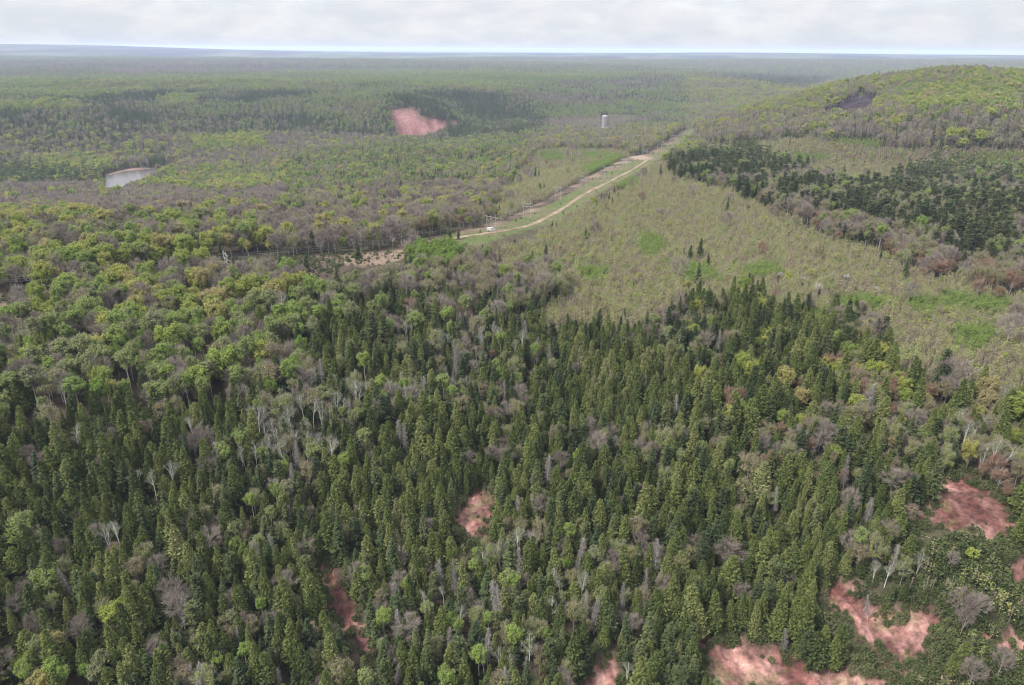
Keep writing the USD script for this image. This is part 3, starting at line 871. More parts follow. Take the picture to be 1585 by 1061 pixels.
# ------------------------------------------------------------------ which trees grow where (stands as seen in the photograph, laid out on the land)
ZONES = [   # outline, share of each kind, soft edge in pixels
    ([(-400, -50), (2000, -50), (2000, 1300), (-400, 1300)], "bare:.3 budding:.25 aspen:.15 maple:.12 spruce:.18"),
    ([(-400, 60), (2000, 60), (2000, 112), (-400, 112)], "bare:.4 budding:.22 aspen:.16 maple:.04 spruce:.18"),
    ([(-400, 98), (480, 98), (480, 124), (-400, 124)], "bare:.6 budding:.25 spruce:.1 aspen:.05"),
    ([(-400, 122), (330, 118), (600, 108), (960, 118), (960, 134), (600, 138), (330, 150), (100, 158), (-400, 158)], "aspen:.4 maple:.14 bright:.06 budding:.2 bare:.1 spruce:.1"),
    ([(520, 126), (700, 118), (900, 122), (900, 128), (700, 130), (520, 134)], "bright:.25 aspen:.6 budding:.15"),
    ([(-400, 150), (130, 150), (250, 140), (620, 140), (620, 215), (-400, 225)], "spruce:.74 bare:.12 budding:.08 aspen:.06"),
    ([(480, 135), (620, 128), (640, 150), (620, 205), (480, 200)], "spruce:.45 aspen:.25 budding:.22 bare:.08"),
    ([(-400, 160), (120, 158), (125, 168), (-400, 180)], "aspen:.3 maple:.3 budding:.4"),
    ([(250, 148), (310, 146), (310, 160), (250, 165)], "aspen:.4 maple:.3 budding:.3"),
    ([(600, 150), (680, 138), (780, 145), (880, 170), (880, 195), (760, 215), (690, 215)], "spruce:.72 pine:.08 bare:.08 budding:.08 aspen:.04"),
    ([(780, 140), (900, 122), (1250, 110), (1250, 140), (1050, 200), (860, 190)], "aspen:.2 budding:.2 spruce:.46 bare:.14"),
    ([(1120, 118), (1300, 118), (1250, 138), (1130, 128)], "spruce:.75 bare:.25"),
    ([(840, 186), (1000, 182), (930, 205), (850, 205)], "bare:.8 budding:.2"),
    ([(-400, 215), (480, 205), (620, 215), (480, 260), (-400, 262)], "bare:.5 budding:.2 maple:.1 spruce:.2"),
    ([(40, 245), (150, 240), (180, 265), (60, 280)], "maple:.6 aspen:.2 budding:.2"),
    ([(290, 212), (400, 205), (420, 228), (300, 234)], "maple:.6 aspen:.25 budding:.15"),
    ([(-400, 255), (40, 255), (165, 268), (160, 285), (40, 302), (-400, 310)], "spruce:.65 pine:.2 maple:.15"),
    ([(225, 245), (260, 240), (265, 262), (240, 266)], "spruce:.9 pine:.1"),
    ([(-400, 288), (480, 284), (480, 345), (-400, 350)], "bare:.6 budding:.2 spruce:.13 maple:.07"),
    ([(180, 270), (480, 250), (480, 290), (300, 300)], "maple:.3 aspen:.2 budding:.25 spruce:.15 bare:.1"),
    ([(440, 245), (640, 215), (860, 205), (840, 245), (780, 290), (620, 320), (440, 330)], "spruce:.5 aspen:.13 budding:.18 maple:.06 bare:.13"),
    ([(850, 205), (1060, 195), (1000, 235), (840, 262), (790, 300), (790, 235)], "budding:.35 maple:.1 rusty:.1 spruce:.17 bare:.28"),
    ([(480, 300), (790, 280), (760, 340), (640, 362), (480, 400)], "budding:.34 bare:.3 maple:.18 rusty:.06 spruce:.12"),
    ([(-400, 340), (280, 335), (400, 345), (400, 402), (200, 440), (-400, 470)], "maple:.58 aspen:.14 bare:.14 budding:.12 bright:.02"),
    ([(380, 340), (600, 345), (640, 362), (540, 398), (400, 402)], "bare:.4 budding:.32 maple:.2 rusty:.06 spruce:.02"),
    ([(-400, 440), (200, 440), (480, 420), (480, 520), (300, 560), (-400, 570)], "maple:.44 budding:.2 bare:.16 aspen:.18 bright:.02"),
    ([(-400, 500), (200, 500), (480, 470), (520, 610), (340, 680), (-400, 690)], "aspen:.36 bright:.08 maple:.14 bare:.16 budding:.16 cedar:.06 birch:.04"),
    ([(380, 470), (480, 430), (700, 410), (700, 520), (470, 560)], "aspen:.3 spruce:.22 cedar:.2 bare:.14 birch:.06 budding:.08"),
    ([(560, 400), (840, 370), (900, 430), (830, 500), (620, 500), (540, 440)], "budding:.26 aspen:.1 bare:.24 spruce:.24 cedar:.1 rusty:.06"),
    ([(640, 376), (722, 372), (722, 408), (660, 418), (635, 405)], "bright:1"),
    ([(-400, 640), (320, 620), (520, 575), (520, 700), (-400, 730)], "cedar:.36 spruce:.18 bare:.13 budding:.1 aspen:.11 birch:.12"),
    ([(-400, 690), (340, 690), (340, 760), (-400, 800)], "cedar:.44 spruce:.14 bare:.13 budding:.12 birch:.12 aspen:.05"),
    ([(480, 500), (840, 480), (1010, 505), (1100, 560), (1100, 700), (480, 700)], "cedar:.54 spruce:.2 pine:.06 bare:.07 budding:.07 aspen:.03 snag:.015 birch:.015"),
    ([(-400, 740), (480, 700), (1200, 690), (2000, 720), (2000, 1400), (-400, 1400)], "cedar:.62 spruce:.16 pine:.06 bare:.05 budding:.06 aspen:.03 snag:.015 birch:.01"),
    ([(-400, 780), (280, 780), (300, 960), (150, 1000), (-400, 1100)], "cedar:.42 spruce:.1 bare:.15 budding:.15 willow:.05 birch:.08 aspen:.05"),
    ([(-400, 980), (180, 980), (200, 1100), (-400, 1200)], "cedar:.4 maple:.2 aspen:.2 bare:.1 budding:.1"),
    ([(820, 235), (1000, 250), (1060, 240), (1230, 250), (2000, 245), (2000, 620), (1480, 620), (1380, 520), (1120, 440), (1000, 500), (830, 490), (880, 420), (760, 385), (860, 340), (1000, 262)], "saplings"),
    ([(830, 225), (960, 225), (990, 240), (890, 280), (800, 320), (760, 330), (760, 300)], "saplings"),
    ([(1080, 215), (1250, 200), (1400, 205), (2000, 225), (2000, 250), (1300, 250), (1100, 240)], "saplings"),
    ([(1035, 255), (1075, 238), (1170, 225), (1185, 245), (1260, 262), (1300, 285), (1385, 285), (1400, 262), (1440, 245), (1480, 255), (2000, 262), (2000, 450), (1585, 412), (1480, 388), (1400, 362), (1300, 330), (1200, 315), (1130, 285), (1045, 272)], "pine:.38 spruce:.16 budding:.22 rusty:.05 aspen:.09 bare:.1"),
    ([(1200, 315), (1300, 330), (1400, 362), (1480, 388), (1585, 412), (2000, 450), (2000, 470), (1560, 448), (1400, 395), (1250, 345)], "rusty:.3 budding:.35 bare:.2 aspen:.08 spruce:.07"),
    ([(1060, 460), (1150, 435), (1200, 470), (1330, 465), (1370, 500), (1400, 540), (1500, 600), (1500, 720), (1120, 720), (1090, 560)], "cedar:.34 spruce:.14 pine:.12 maple:.1 rusty:.08 budding:.14 bare:.08"),
    ([(1300, 540), (1420, 560), (1500, 610), (1460, 660), (1320, 640)], "rusty:.2 maple:.22 budding:.2 cedar:.28 bare:.1"),
    ([(1470, 600), (2000, 600), (2000, 730), (1530, 730), (1490, 680)], "rusty:.34 maple:.24 budding:.27 birch:.05 cedar:.1"),
    ([(1060, 118), (1250, 138), (1400, 108), (2000, 105), (2000, 195), (1400, 190), (1150, 190), (1060, 205)], "maple:.24 budding:.32 bare:.26 rusty:.05 aspen:.07 spruce:.06"),
    ([(1400, 130), (1580, 128), (1560, 165), (1400, 172)], "maple:.5 bright:.2 aspen:.1 budding:.2"),
    ([(1060, 178), (1300, 172), (2000, 180), (2000, 228), (1390, 222), (1250, 208), (1080, 218)], "bare:.36 spruce:.28 budding:.28 maple:.08"),
    ([(1390, 815), (1500, 825), (2000, 840), (2000, 1300), (1400, 1020), (1460, 960), (1370, 880)], "shrub:.6 saplings:.2 cedar:.07 bare:.05 budding:.06 willow:.02"),
]
for _o in ([(985, 352), (1022, 355), (1025, 382), (990, 384)], [(1030, 392), (1095, 398), (1110, 422), (1060, 424)], [(900, 402), (940, 404), (938, 424), (902, 424)], [(1140, 398), (1205, 396), (1210, 412), (1150, 418)],
           [(1230, 230), (1290, 232), (1285, 244), (1235, 245)], [(1462, 232), (1585, 230), (1700, 240), (1700, 256), (1500, 250)], [(955, 233), (975, 240), (960, 250), (920, 262), (890, 260)], [(838, 230), (872, 232), (870, 243), (840, 242)],
           [(905, 231), (945, 232), (940, 240), (905, 240)], [(1405, 448), (1470, 450), (1450, 474), (1405, 470)], [(1460, 440), (1560, 448), (1560, 470), (1470, 462)], [(1480, 490), (1545, 488), (1540, 520), (1490, 522)], [(1250, 465), (1300, 462), (1290, 490), (1255, 490)],
           [(950, 266), (985, 268), (985, 280), (955, 280)], [(1300, 208), (1370, 210), (1365, 220), (1305, 218)], [(1300, 448), (1380, 452), (1370, 470), (1310, 470)]):
    ZONES.append((_o, "grove"))
_mix = []
for _o, _w in ZONES:
    parts = [q.split(":") for q in _w.split()]
    w = np.array([float(q[1]) if len(q) > 1 else 1.0 for q in parts])
    _mix.append((shapely.Polygon(_o), [q[0] for q in parts], np.cumsum(w) / w.sum()))
SPACING = {"cedar": 3.3, "spruce": 3.3, "pine": 5.6, "aspen": 5.6, "bright": 5.2, "maple": 7.2, "rusty": 6.6, "bare": 6.4, "budding": 6.2, "birch": 5, "willow": 6, "snag": 5, "shrub": 1.9, "saplings": 2.1, "grove": 1.9}
USUAL = {"cedar": (0.45, 1.25), "spruce": (0.5, 1.2), "pine": (0.6, 1.15), "aspen": (0.72, 1.08), "bright": (0.7, 1.0), "maple": (0.55, 1.12), "rusty": (0.7, 1.1), "bare": (0.72, 1.1), "budding": (0.72, 1.1), "birch": (0.75, 1.1),
         "willow": (0.75, 1.1), "snag": (0.7, 1.1), "shrub": (0.6, 1.4), "saplings": (0.5, 1.3), "grove": (0.6, 1.2), "blossoming": (0.8, 1.2)}

CONIFERS = shapely.Polygon([(-400, 700), (480, 640), (830, 480), (1090, 440), (1400, 470), (1480, 600), (2000, 640), (2000, 1400), (-400, 1400)])

# what must stay in sight: nothing grows where it would stand before these
CLEAR = [v[0] for k, v in SCARS.items()] + [RIVER_PX, SAND_TOP, SAND_LOW, ROCK_PX, PAD_PX,
         [(690, 362), (765, 350), (800, 330), (850, 306), (905, 276), (962, 247), (1000, 238), (1040, 214), (1068, 197), (1078, 200), (1050, 222), (1014, 248), (985, 266), (930, 298), (890, 320), (850, 343), (800, 362), (720, 380)],
         [(476, 434), (500, 418), (560, 398), (622, 384), (632, 396), (575, 412), (520, 432)],
         [(-60, 440), (24, 436), (26, 462), (-60, 500)], [(930, 176), (941, 176), (942, 197), (929, 197)], [(748, 328), (772, 332), (772, 362), (748, 362)], [(337, 386), (356, 388), (356, 403), (338, 401)],
         [(604, 362), (612, 362), (612, 398), (604, 398)]]
CLEAR_W = [0.97] * len(SCARS) + [0.6 if c is ROCK_PX else 1.0 for c in CLEAR[len(SCARS):]]

rng = np.random.default_rng(20240)
# trees that stand out in the photograph: pixel of the top, height in metres, kind, label
KEYS = [
    (781, 589, 11, "snag", "silvery dead spruce alone in the dark conifers above the small red patch"),
    (727, 497, 11, "snag", "pale dead spire at the upper edge of the dark conifer stand"),
    (856, 532, 13, "snag", "leaning grey dead tree near the top of the dark conifer stand"),
    (617, 651, 12, "snag", "first of two pale dead trunks standing together left of the small red patch"),
    (627, 654, 13, "snag", "second of two pale dead trunks standing together left of the small red patch"),
    (773, 681, 8, "snag", "short pale dead stub directly above the small red patch"),
    (848, 705, 13, "snag", "slim grey dead spruce up and right of the small red patch"),
    (1002, 581, 11, "snag", "grey dead spire among the dark conifers below the sapling bench"),
    (1115, 512, 13, "snag", "broad dead grey conifer on the spur below the sapling bench"),
    (1050, 612, 10, "snag", "thin dead stem on the right side of the dark conifer stand"),
    (877, 925, 9, "snag", "small white dead tree left of three in the lower middle"),
    (924, 932, 12, "snag", "tall thin white dead tree with short stubs above the rounded red bank"),
    (966, 905, 12, "snag", "bushy white dead tree up and right of the rounded red bank"),
    (1020, 835, 15, "snag", "big half dead conifer with whitish branches left of the lower red slopes"),
    (1003, 882, 12, "snag", "lower whitish dead conifer beside a taller half dead one"),
    (1205, 755, 11, "snag", "bright grey dead spruce in the green conifers left of upper red slump"),
    (1316, 704, 14, "snag", "brown grey dead spruce left of the upper red slump"),
    (1348, 595, 12, "snag", "pale dead conifer among rusty trees on the spur"),
    (1286, 655, 12, "snag", "leaning pale dead conifer in the middle of the spur"),
    (1264, 668, 10, "snag", "smaller pale dead conifer beside a leaning one on the spur"),
    (1405, 668, 10, "snag", "dead white-limbed tree above the upper red slump"),
    (276, 928, 11, "snag", "white dead tree with drooping branches left of the red chute"),
    (363, 970, 9, "snag", "small dead tree with bare white stubs below and left of the red chute"),
    (443, 785, 10, "snag", "white dead spire up and left of the red chute"),
    (424, 1038, 9, "snag", "short white dead tree at the bottom edge left of the red chute"),
    (291, 1028, 9, "snag", "small pale dead top at the bottom edge in the left third"),
    (607, 1028, 9, "snag", "grey dead bush-like snag at the bottom edge right of the red chute"),
    (380, 1025, 8, "snag", "thin dead stem at the bottom edge between two other snags"),
    (1352, 922, 9, "snag", "grey dead trunk leaning over the lower red clay slope"),
    (1222, 975, 9, "snag", "dull grey dead shrubby tree below the lower red slope"),
    (100, 880, 11, "snag", "crooked bare tree with a bent pale trunk at the lower left"),
    (176, 440 + 26, 12, "snag", "broken white trunk standing above the leafy crowns at the left"),
    (162, 815, 11, "birch", "white bare birch with a fan of pale twigs at the left"),
    (177, 800, 13, "birch", "straight white birch stem just right of the fan-shaped bare birch"),
    (232, 722, 13, "birch", "tall white birch trunk with bare top in the left conifers"),
    (259, 712, 12, "birch", "white forked birch right of another white trunk in the left conifers"),
    (213, 725, 12, "birch", "thin white birch leaning left in the left conifers"),
    (111, 655, 12, "birch", "pale leaning birch among conifers at the left edge"),
    (294, 640, 11, "birch", "bare white topped birch in the left mixed stand"),
    (375, 690, 11, "birch", "white stemmed birch in the middle of the left mixed stand"),
    (90, 585, 13, "birch", "bare pale tree with spreading twigs at the left edge"),
    (685, 905, 9, "birch", "small white birch with a curved crown in the lower middle"),
    (775, 838, 12, "birch", "pair of white birch stems right of the small red patch"),
    (803, 810, 14, "birch", "tall thin white birch right of a forked one below the small red patch"),
    (1570, 680, 14, "birch", "large forked white birch above the upper red slump at the right edge"),
    (1358, 868, 9, "birch", "thin white birch pole among shrubs above the lower red slope"),
    (1378, 872, 9, "birch", "second thin white birch pole among shrubs above the lower red slope"),
    (1428, 852, 9, "birch", "pale bare stem between the two right-hand red slumps"),
    (977, 1020, 9, "birch", "white birch beside the rounded red bank at the bottom edge"),
    (480, 612, 14, "birch", "group of straight white trunks standing above pale bushes"),
    (466, 606, 14, "birch", "white trunk at the left of the straight white group"),
    (434, 450, 15, "birch", "tall white stemmed aspen like birch just below the power line cut"),
    (877, 866, 7, "bright", "small bright yellow green tree right of the small red patch"),
    (695, 948, 7, "bright", "small bright green tree in the lower middle between the red patches"),
    (415, 583, 12, "bright", "airy yellow green tree with pale limbs at the edge of dark conifers"),
    (133, 603, 9, "bright", "bright green round crown in front of pale bare birches"),
    (1205, 770, 6, "bright", "tiny lime green crown among conifers left of the upper red slump"),
    (128, 1028, 8, "bright", "lime green bushy tree at the bottom edge near the left corner"),
    (62, 878, 10, "willow", "pale green willow like tree at the lower left"),
    (15, 795, 13, "willow", "tall pale green tree at the left edge"),
    (74, 918, 8, "willow", "silvery green bushy tree below the pale green one at lower left"),
    (215, 578, 14, "pine", "spreading dark pine in the left mixed stand"),
    (343, 552, 16, "pine", "tall blue green pine in the left mixed stand"),
    (481, 357, 15, "pine", "single dark pine standing over the upper end of the brown cut"),
    (340, 372, 12, "spruce", "dark spruce right behind the pale power line frame"),
    (471, 392, 11, "spruce", "dark bushy conifer at the left end of the brown cut"),
    (553, 372, 13, "spruce", "slim dark spruce above the middle of the brown cut"),
    (519, 408, 11, "spruce", "small dark spruce in front of the brown cut"),
    (695, 350, 10, "spruce", "slim dark spruce above the bright green aspen group"),
    (709, 349, 10, "spruce", "second slim dark spruce above the bright green aspen group"),
    (168, 903 + 28, 10, "maple", "yellow leaved tree with a dark trunk at the lower left"),
    (1175, 520, 7, "maple", "bright yellow crown on the spur below the sapling bench"),
    (1405, 600, 8, "maple", "yellow green round crown on the right side of the spur"),
    (760, 543, 6, "rusty", "single orange crown in the dark conifer stand"),
    (1240, 585, 8, "rusty", "orange brown crown in the middle of the spur"),
    (1445, 590, 9, "rusty", "wide rusty orange crown at the right end of the spur"),
    (1290, 245, 6, "blossoming", "lone white blossoming tree in saplings behind the pine belt"),
    (1243, 428, 5, "blossoming", "white blossoming bush above the largest one on the sapling bench"),
    (1268, 440, 6, "blossoming", "largest white blossoming tree on the sapling bench"),
    (1312, 425, 5, "blossoming", "white blossoming tree up and right of the largest one"),
    (1208, 422, 4, "blossoming", "leftmost small white blossoming bush on the sapling bench"),
    (1358, 444, 4, "blossoming", "rightmost white blossoming bush on the sapling bench"),
    (1015, 800, 12, "pine", "bluish young pine just left of the big half dead conifer"),
]


def at_top(px, top, h):
    r = ray(px, 300)
    a = math.atan2(r[0], r[1])
    d = np.geomspace(100, 3000, 1500)
    x, y = d * math.sin(a), d * math.cos(a)
    for _ in range(2):
        z = height(x, y)
        qx, qy = proj(np.stack([x, y, z + h], -1))
        k = int(np.argmax(qy <= top))
        a += (px - qx[k]) / FPX * 0.9
        x, y = d * math.sin(a), d * math.cos(a)
    k = int(np.argmax(proj(np.stack([x, y, height(x, y) + h], -1))[1] <= top))
    return x[k], y[k], float(height(x[k], y[k]))


PLACED = []          # kind, low, variant, x, y, z, yaw, scale, tilt, label
SHIELD = []
for n, (px, top, h, kind, label) in enumerate(KEYS):
    x, y, z = at_top(px, top, h)
    v = n % KINDS[kind][1]
    s = h / SIZE[kind, False, v][0]
    tilt = (0.16 if n % 2 else -0.16) if ("lean" in label or "crooked" in label) else 0.0
    PLACED.append((kind, False, v, x, y, z, float(rng.uniform(0, 6.28)), s, tilt, label))
    bx, by = proj([x, y, z])
    hp = by - top
    SHIELD.append((px - max(3, 0.1 * hp), px + max(3, 0.1 * hp), top - 1, top + 0.55 * hp, math.hypot(x, y), x, y))


for bx, by in ((646, 384), (656, 380), (664, 386), (672, 377), (681, 383), (688, 374), (696, 379), (704, 373), (712, 378), (719, 375), (652, 390), (676, 389), (700, 386)):
    x, y, z = at_top(bx, by, 13)
    PLACED.append(("bright", False, int(rng.integers(3)), x, y, z, float(rng.uniform(0, 6.28)), float(13 / SIZE["bright", False, 0][0]), 0.0, None))


def candidates(d0, d1, s):
    half = math.radians(47)
    xs = np.arange(-d1 * math.sin(half), d1 * math.sin(half), s)
    ys = np.arange(d0 * math.cos(half), d1, s * 0.87)
    X, Y = np.meshgrid(xs, ys)
    X = X + (np.arange(len(ys)) % 2 * s / 2)[:, None]
    X, Y = X + rng.uniform(-0.42, 0.42, X.shape) * s, Y + rng.uniform(-0.42, 0.42, X.shape) * s
    d = np.hypot(X, Y)
    k = (d >= d0) & (d < d1) & (np.abs(np.arctan2(X, Y)) < half)
    return X[k], Y[k]


# the skyline of the land seen from the camera, for leaving out trees that stand in dead ground
_el = np.maximum.accumulate(np.arctan2(GZ[:len(_af)] + 7 - ZC, _R[:len(_af)]), axis=1)


def hidden(x, y, z, h):
    d, a = np.hypot(x, y), np.arctan2(x, y)
    i = np.clip(np.round((a - _af[0]) / (_af[1] - _af[0])).astype(int), 0, len(_af) - 1)
    j = np.clip(np.searchsorted(RAD, d * 0.97) - 1, 0, NR - 1)
    return np.arctan2(z + h - ZC, d) < _el[i, j] - 0.0012


def sow(d0, d1, s, low, only=None, grow=1.0, under=False):
    x, y = candidates(d0, d1, s)
    z = height(x, y)
    px, py = proj(np.stack([x, y, z + 8], -1))
    keep = (px > -170) & (px < 1755) & (py < 1230) & ~hidden(x, y, z, 16)
    x, y, z, px, py = x[keep], y[keep], z[keep], px[keep], py[keep]
    d = np.hypot(x, y)
    jit = np.clip(4500 / d, 7.0, 16)
    qx = px + jit * 4.0 * n2(x, y, 14, 2, 91) + jit * 5.0 * n2(x, y, 45 if d0 < 1200 else 160, 2, 94) + rng.normal(0, 1, len(x)) * jit * 0.35
    qy = py + (jit * 1.6) * n2(x, y, 14, 2, 92) + jit * np.clip(900 / d, 0.5, 3.0) * n2(x, y, 45 if d0 < 1200 else 160, 2, 95) + rng.normal(0, 1, len(x)) * jit * 0.15
    kind = np.full(len(x), "", dtype="U12")
    u = np.clip(rng.uniform(0, 1, len(x)) * 0.62 + 0.38 * np.clip(0.5 + 2.2 * n2(x, y, 38 if d0 < 1200 else 120, 2, 93), 0, 1), 0, 0.9999)
    u = np.argsort(np.argsort(u)) / max(1, len(u))
    for poly, names, cum in _mix:
        m = shapely.contains_xy(poly, qx, qy) if names[0] not in ("grove", "bright") else shapely.contains_xy(poly, px + 0.4 * (qx - px), py + 0.4 * (qy - py))
        kind[m] = np.array(names)[np.minimum(np.searchsorted(cum, u[m]), len(names) - 1)]
    if only:
        kind[~np.isin(kind, only)] = ""
        if under:
            kind[kind != ""] = "shrub" if under is True else rng.choice(under, (kind != "").sum())
    elif s > 2.2 and s < 6:
        kind[np.isin(kind, ("saplings", "grove"))] = np.where(rng.uniform(0, 1, np.isin(kind, ("saplings", "grove")).sum()) < 0.009, rng.choice(["bare", "budding", "bare", "spruce", "rusty"], np.isin(kind, ("saplings", "grove")).sum()), "")
    sp = np.array([SPACING.get(k, 5) for k in kind])
    sp = np.where(shapely.contains_xy(CONIFERS, px, py) & np.isin(kind, ("bare", "budding", "maple", "aspen", "rusty", "bright", "willow", "birch", "snag", "pine")), sp * 0.62, sp)
    acc = rng.uniform(0, 1, len(x)) < np.minimum(1, (s / np.maximum(sp, s)) ** 2)
    bare_ground = np.zeros(len(x), bool)
    for k, p in LAID.items():
        m = shapely.contains_xy(p, x, y)
        bare_ground |= m & (rng.uniform(0, 1, len(x)) < 0.985)
    for p in (RIVER.buffer(6), GRASS, BROWN, PAD, SAND1, SAND2):
        bare_ground |= shapely.contains_xy(p, x, y)
    bare_ground |= shapely.contains_xy(BRUSH, x, y)
    acc &= ~bare_ground & (kind != "")
    x, y, z, d, kind = x[acc], y[acc], z[acc], d[acc], kind[acc]
    sc = np.array([rng.uniform(*USUAL[k]) for k in kind]) * grow
    among = shapely.contains_xy(CONIFERS, *proj(np.stack([x, y, z + 8], -1))) & np.isin(kind, ("bare", "budding", "maple", "aspen", "rusty", "bright", "willow", "pine"))
    sc = np.where(among, sc * rng.uniform(0.5, 0.8, len(x)), sc)
    H = sc * np.array([15 if k not in ("saplings", "grove", "shrub") else (6 if k != "shrub" else 2.5) for k in kind])
    block = np.zeros(len(x), bool)
    wpx = FPX * np.where(np.isin(kind, ("cedar", "spruce")), 0.19, np.where(np.isin(kind, ("saplings", "grove", "shrub")), 0.25, 0.26)) * H / np.hypot(np.hypot(x, y), ZC)
    for q in (0.45, 0.72, 1.0):
        cx, cy = proj(np.stack([x, y, z + H * q], -1))
        for poly, w in zip(CLEAR, CLEAR_W):
            c = np.array(poly, float)
            near = (cx > c[:, 0].min() - 2) & (cx < c[:, 0].max() + 2) & (cy > c[:, 1].min() - 2) & (cy < c[:, 1].max() + 2)
            pg = shapely.Polygon(poly)
            for side in (-0.55, 0, 0.55) if q < 1 else (0,):
                block |= near & shapely.contains_xy(pg, cx + side * wpx, cy) & (rng.uniform(0, 1, len(x)) < w)
    tx, ty = proj(np.stack([x, y, z + H], -1))
    bx, by = proj(np.stack([x, y, z], -1))
    hw = np.where(np.isin(kind, ("cedar", "spruce")), 0.09, 0.14) * (by - ty)
    for x0, x1, y0, y1, dk, kx, ky in SHIELD:
        block |= (d < dk - 0.5) & (tx + hw > x0) & (tx - hw < x1) & (ty < y1) & (by > y0)
        block |= np.hypot(x - kx, y - ky) < 1.6
    ok = ~block
    x, y, z, kind, sc = x[ok], y[ok], z[ok], kind[ok], sc[ok]
    yaw = rng.uniform(0, 6.28, len(x))
    for i in range(len(x)):
        nv = KINDS[kind[i]][2 if low else 1]
        PLACED.append((str(kind[i]), low, int(rng.integers(nv)), float(x[i]), float(y[i]), float(z[i]), float(yaw[i]), float(sc[i]), 0.0, None))


sow(95, 420, 3.0, False)
sow(420, 900, 3.6, False)
sow(900, 1500, 5.2, True)
sow(1500, 2600, 7.5, True)
sow(900, 2600, 6.2, True, ("spruce", "pine"), 1.15)
sow(2600, 5200, 11.5, True, None, 1.15)
sow(2600, 5200, 11.5, True, ("spruce", "pine"), 1.5)
sow(5200, 9000, 23, True, None, 1.9)
sow(95, 950, 2.1, False, ("saplings", "grove"))
sow(950, 1500, 3.0, True, ("saplings", "grove"))
sow(95, 1300, 6.0, True, ("saplings",), 0.36, ("bare", "budding", "bare", "rusty", "budding", "maple", "aspen", "bright"))
sow(95, 330, 1.7, False, ("shrub",))
sow(95, 420, 3.1, False, ("cedar", "spruce"), 1.0, True)
# green shrubs and small growth on and round the red clay
for k, p in LAID.items():
    if k.startswith("bluff"):
        continue
    x0, y0, x1, y1 = p.bounds
    n = int(p.area / 60)
    x, y = rng.uniform(x0, x1, 5 * n), rng.uniform(y0, y1, 5 * n)
    m = shapely.contains_xy(p, x, y)
    for a, b in list(zip(x[m], y[m]))[:n]:
        PLACED.append(("shrub", False, int(rng.integers(4)), a, b, float(height(a, b)), float(rng.uniform(0, 6.28)), float(rng.uniform(0.2, 0.65)), 0.0, None))
    ring = p.buffer(6).difference(p.buffer(-2.0))
    x0, y0, x1, y1 = ring.bounds
    n = int(ring.area / 5.0)
    x, y = rng.uniform(x0, x1, 6 * n), rng.uniform(y0, y1, 6 * n)
    m = shapely.contains_xy(ring, x, y)
    for a, b in list(zip(x[m], y[m]))[:n]:
        PLACED.append(("shrub", False, int(rng.integers(4)), a, b, float(height(a, b)), float(rng.uniform(0, 6.28)), float(rng.uniform(0.35, 0.9)), 0.0, None))
# low growth in the cleared strip of the power line
for p, n in ((BRUSH, 900), (BROWN, 160), (GRASS, 260)):
    x0, y0, x1, y1 = p.bounds
    x, y = rng.uniform(x0, x1, 8 * n), rng.uniform(y0, y1, 8 * n)
    m = shapely.contains_xy(p, x, y)
    tree = cKDTree(TRACK)
    for a, b in list(zip(x[m], y[m]))[:n]:
        if tree.query([a, b])[0] > 6:
            PLACED.append(("shrub", False, int(rng.integers(4)), a, b, float(height(a, b)), float(rng.uniform(0, 6.28)), float(rng.uniform(0.25, 0.65)), 0.0, None))

# ------------------------------------------------------------------ the trees: those that show largest as things of their own, the rest of each kind as one forest
LOOK = {"cedar": "blunt green cedar", "spruce": "narrow dark spruce", "pine": "layered dark pine", "aspen": "airy light green aspen", "bright": "vivid green aspen", "maple": "round yellow green maple",
        "rusty": "rusty budding tree", "bare": "leafless grey tree", "budding": "thin budding tree", "birch": "white stemmed birch", "willow": "pale green bushy tree", "snag": "whitish dead tree", "shrub": "low green shrub",
        "blossoming": "white blossoming tree"}
MARKS = [(540, 955, "the narrow red chute"), (738, 800, "the small bare red patch"), (1490, 790, "the upper red slump"), (1370, 955, "the lower red slope"), (1220, 1035, "the large bottom red bank"), (935, 1045, "the rounded red bank"),
         (781, 605, "the lone silvery dead spruce"), (727, 512, "the pale dead spire"), (856, 555, "the leaning grey dead tree"), (622, 675, "the two pale dead trunks"), (1002, 598, "the dead spire below the bench"),
         (1115, 530, "the broad dead grey conifer"), (924, 952, "the tall thin white dead tree"), (966, 925, "the bushy white dead tree"), (1020, 860, "the big half dead conifer"), (1205, 775, "the bright grey dead spruce"),
         (1316, 730, "the brown grey dead spruce"), (276, 945, "the drooping white dead tree"), (443, 800, "the white spire above the chute"), (162, 830, "the fan-shaped white birch"), (250, 740, "the white forked birch"),
         (375, 710, "the birch amid the left stand"), (785, 860, "the pair of white birch stems"), (1570, 710, "the large forked white birch"), (480, 640, "the group of straight white trunks"), (434, 480, "the tall birch below the cut"),
         (415, 600, "the airy yellow green tree"), (62, 890, "the pale green willow"), (215, 600, "the spreading dark pine"), (343, 580, "the tall blue green pine"), (481, 380, "the single dark pine"), (347, 400, "the H-frame in the crowns"),
         (176, 485, "the broken white trunk"), (760, 350, "the parked white van"), (680, 392, "the bright green aspen group"), (607, 382, "the single dark pole"), (1268, 445, "the largest white blossoming tree"),
         (1290, 250, "the lone white blossoming tree"), (936, 190, "the pale round tower"), (200, 275, "the river bend"), (645, 190, "the high clay bluff"), (1330, 158, "the purple rock face"), (990, 243, "the sandy clearing"),
         (1445, 605, "the wide rusty crown"), (1175, 527, "the bright yellow crown"), (816, 322, "the first H-frame pole"), (90, 605, "the bare pale spreading tree"), (1348, 610, "the pale dead conifer among rust")]
ORD = ["nearest", "second", "third", "fourth", "fifth", "sixth", "seventh", "eighth", "ninth"]


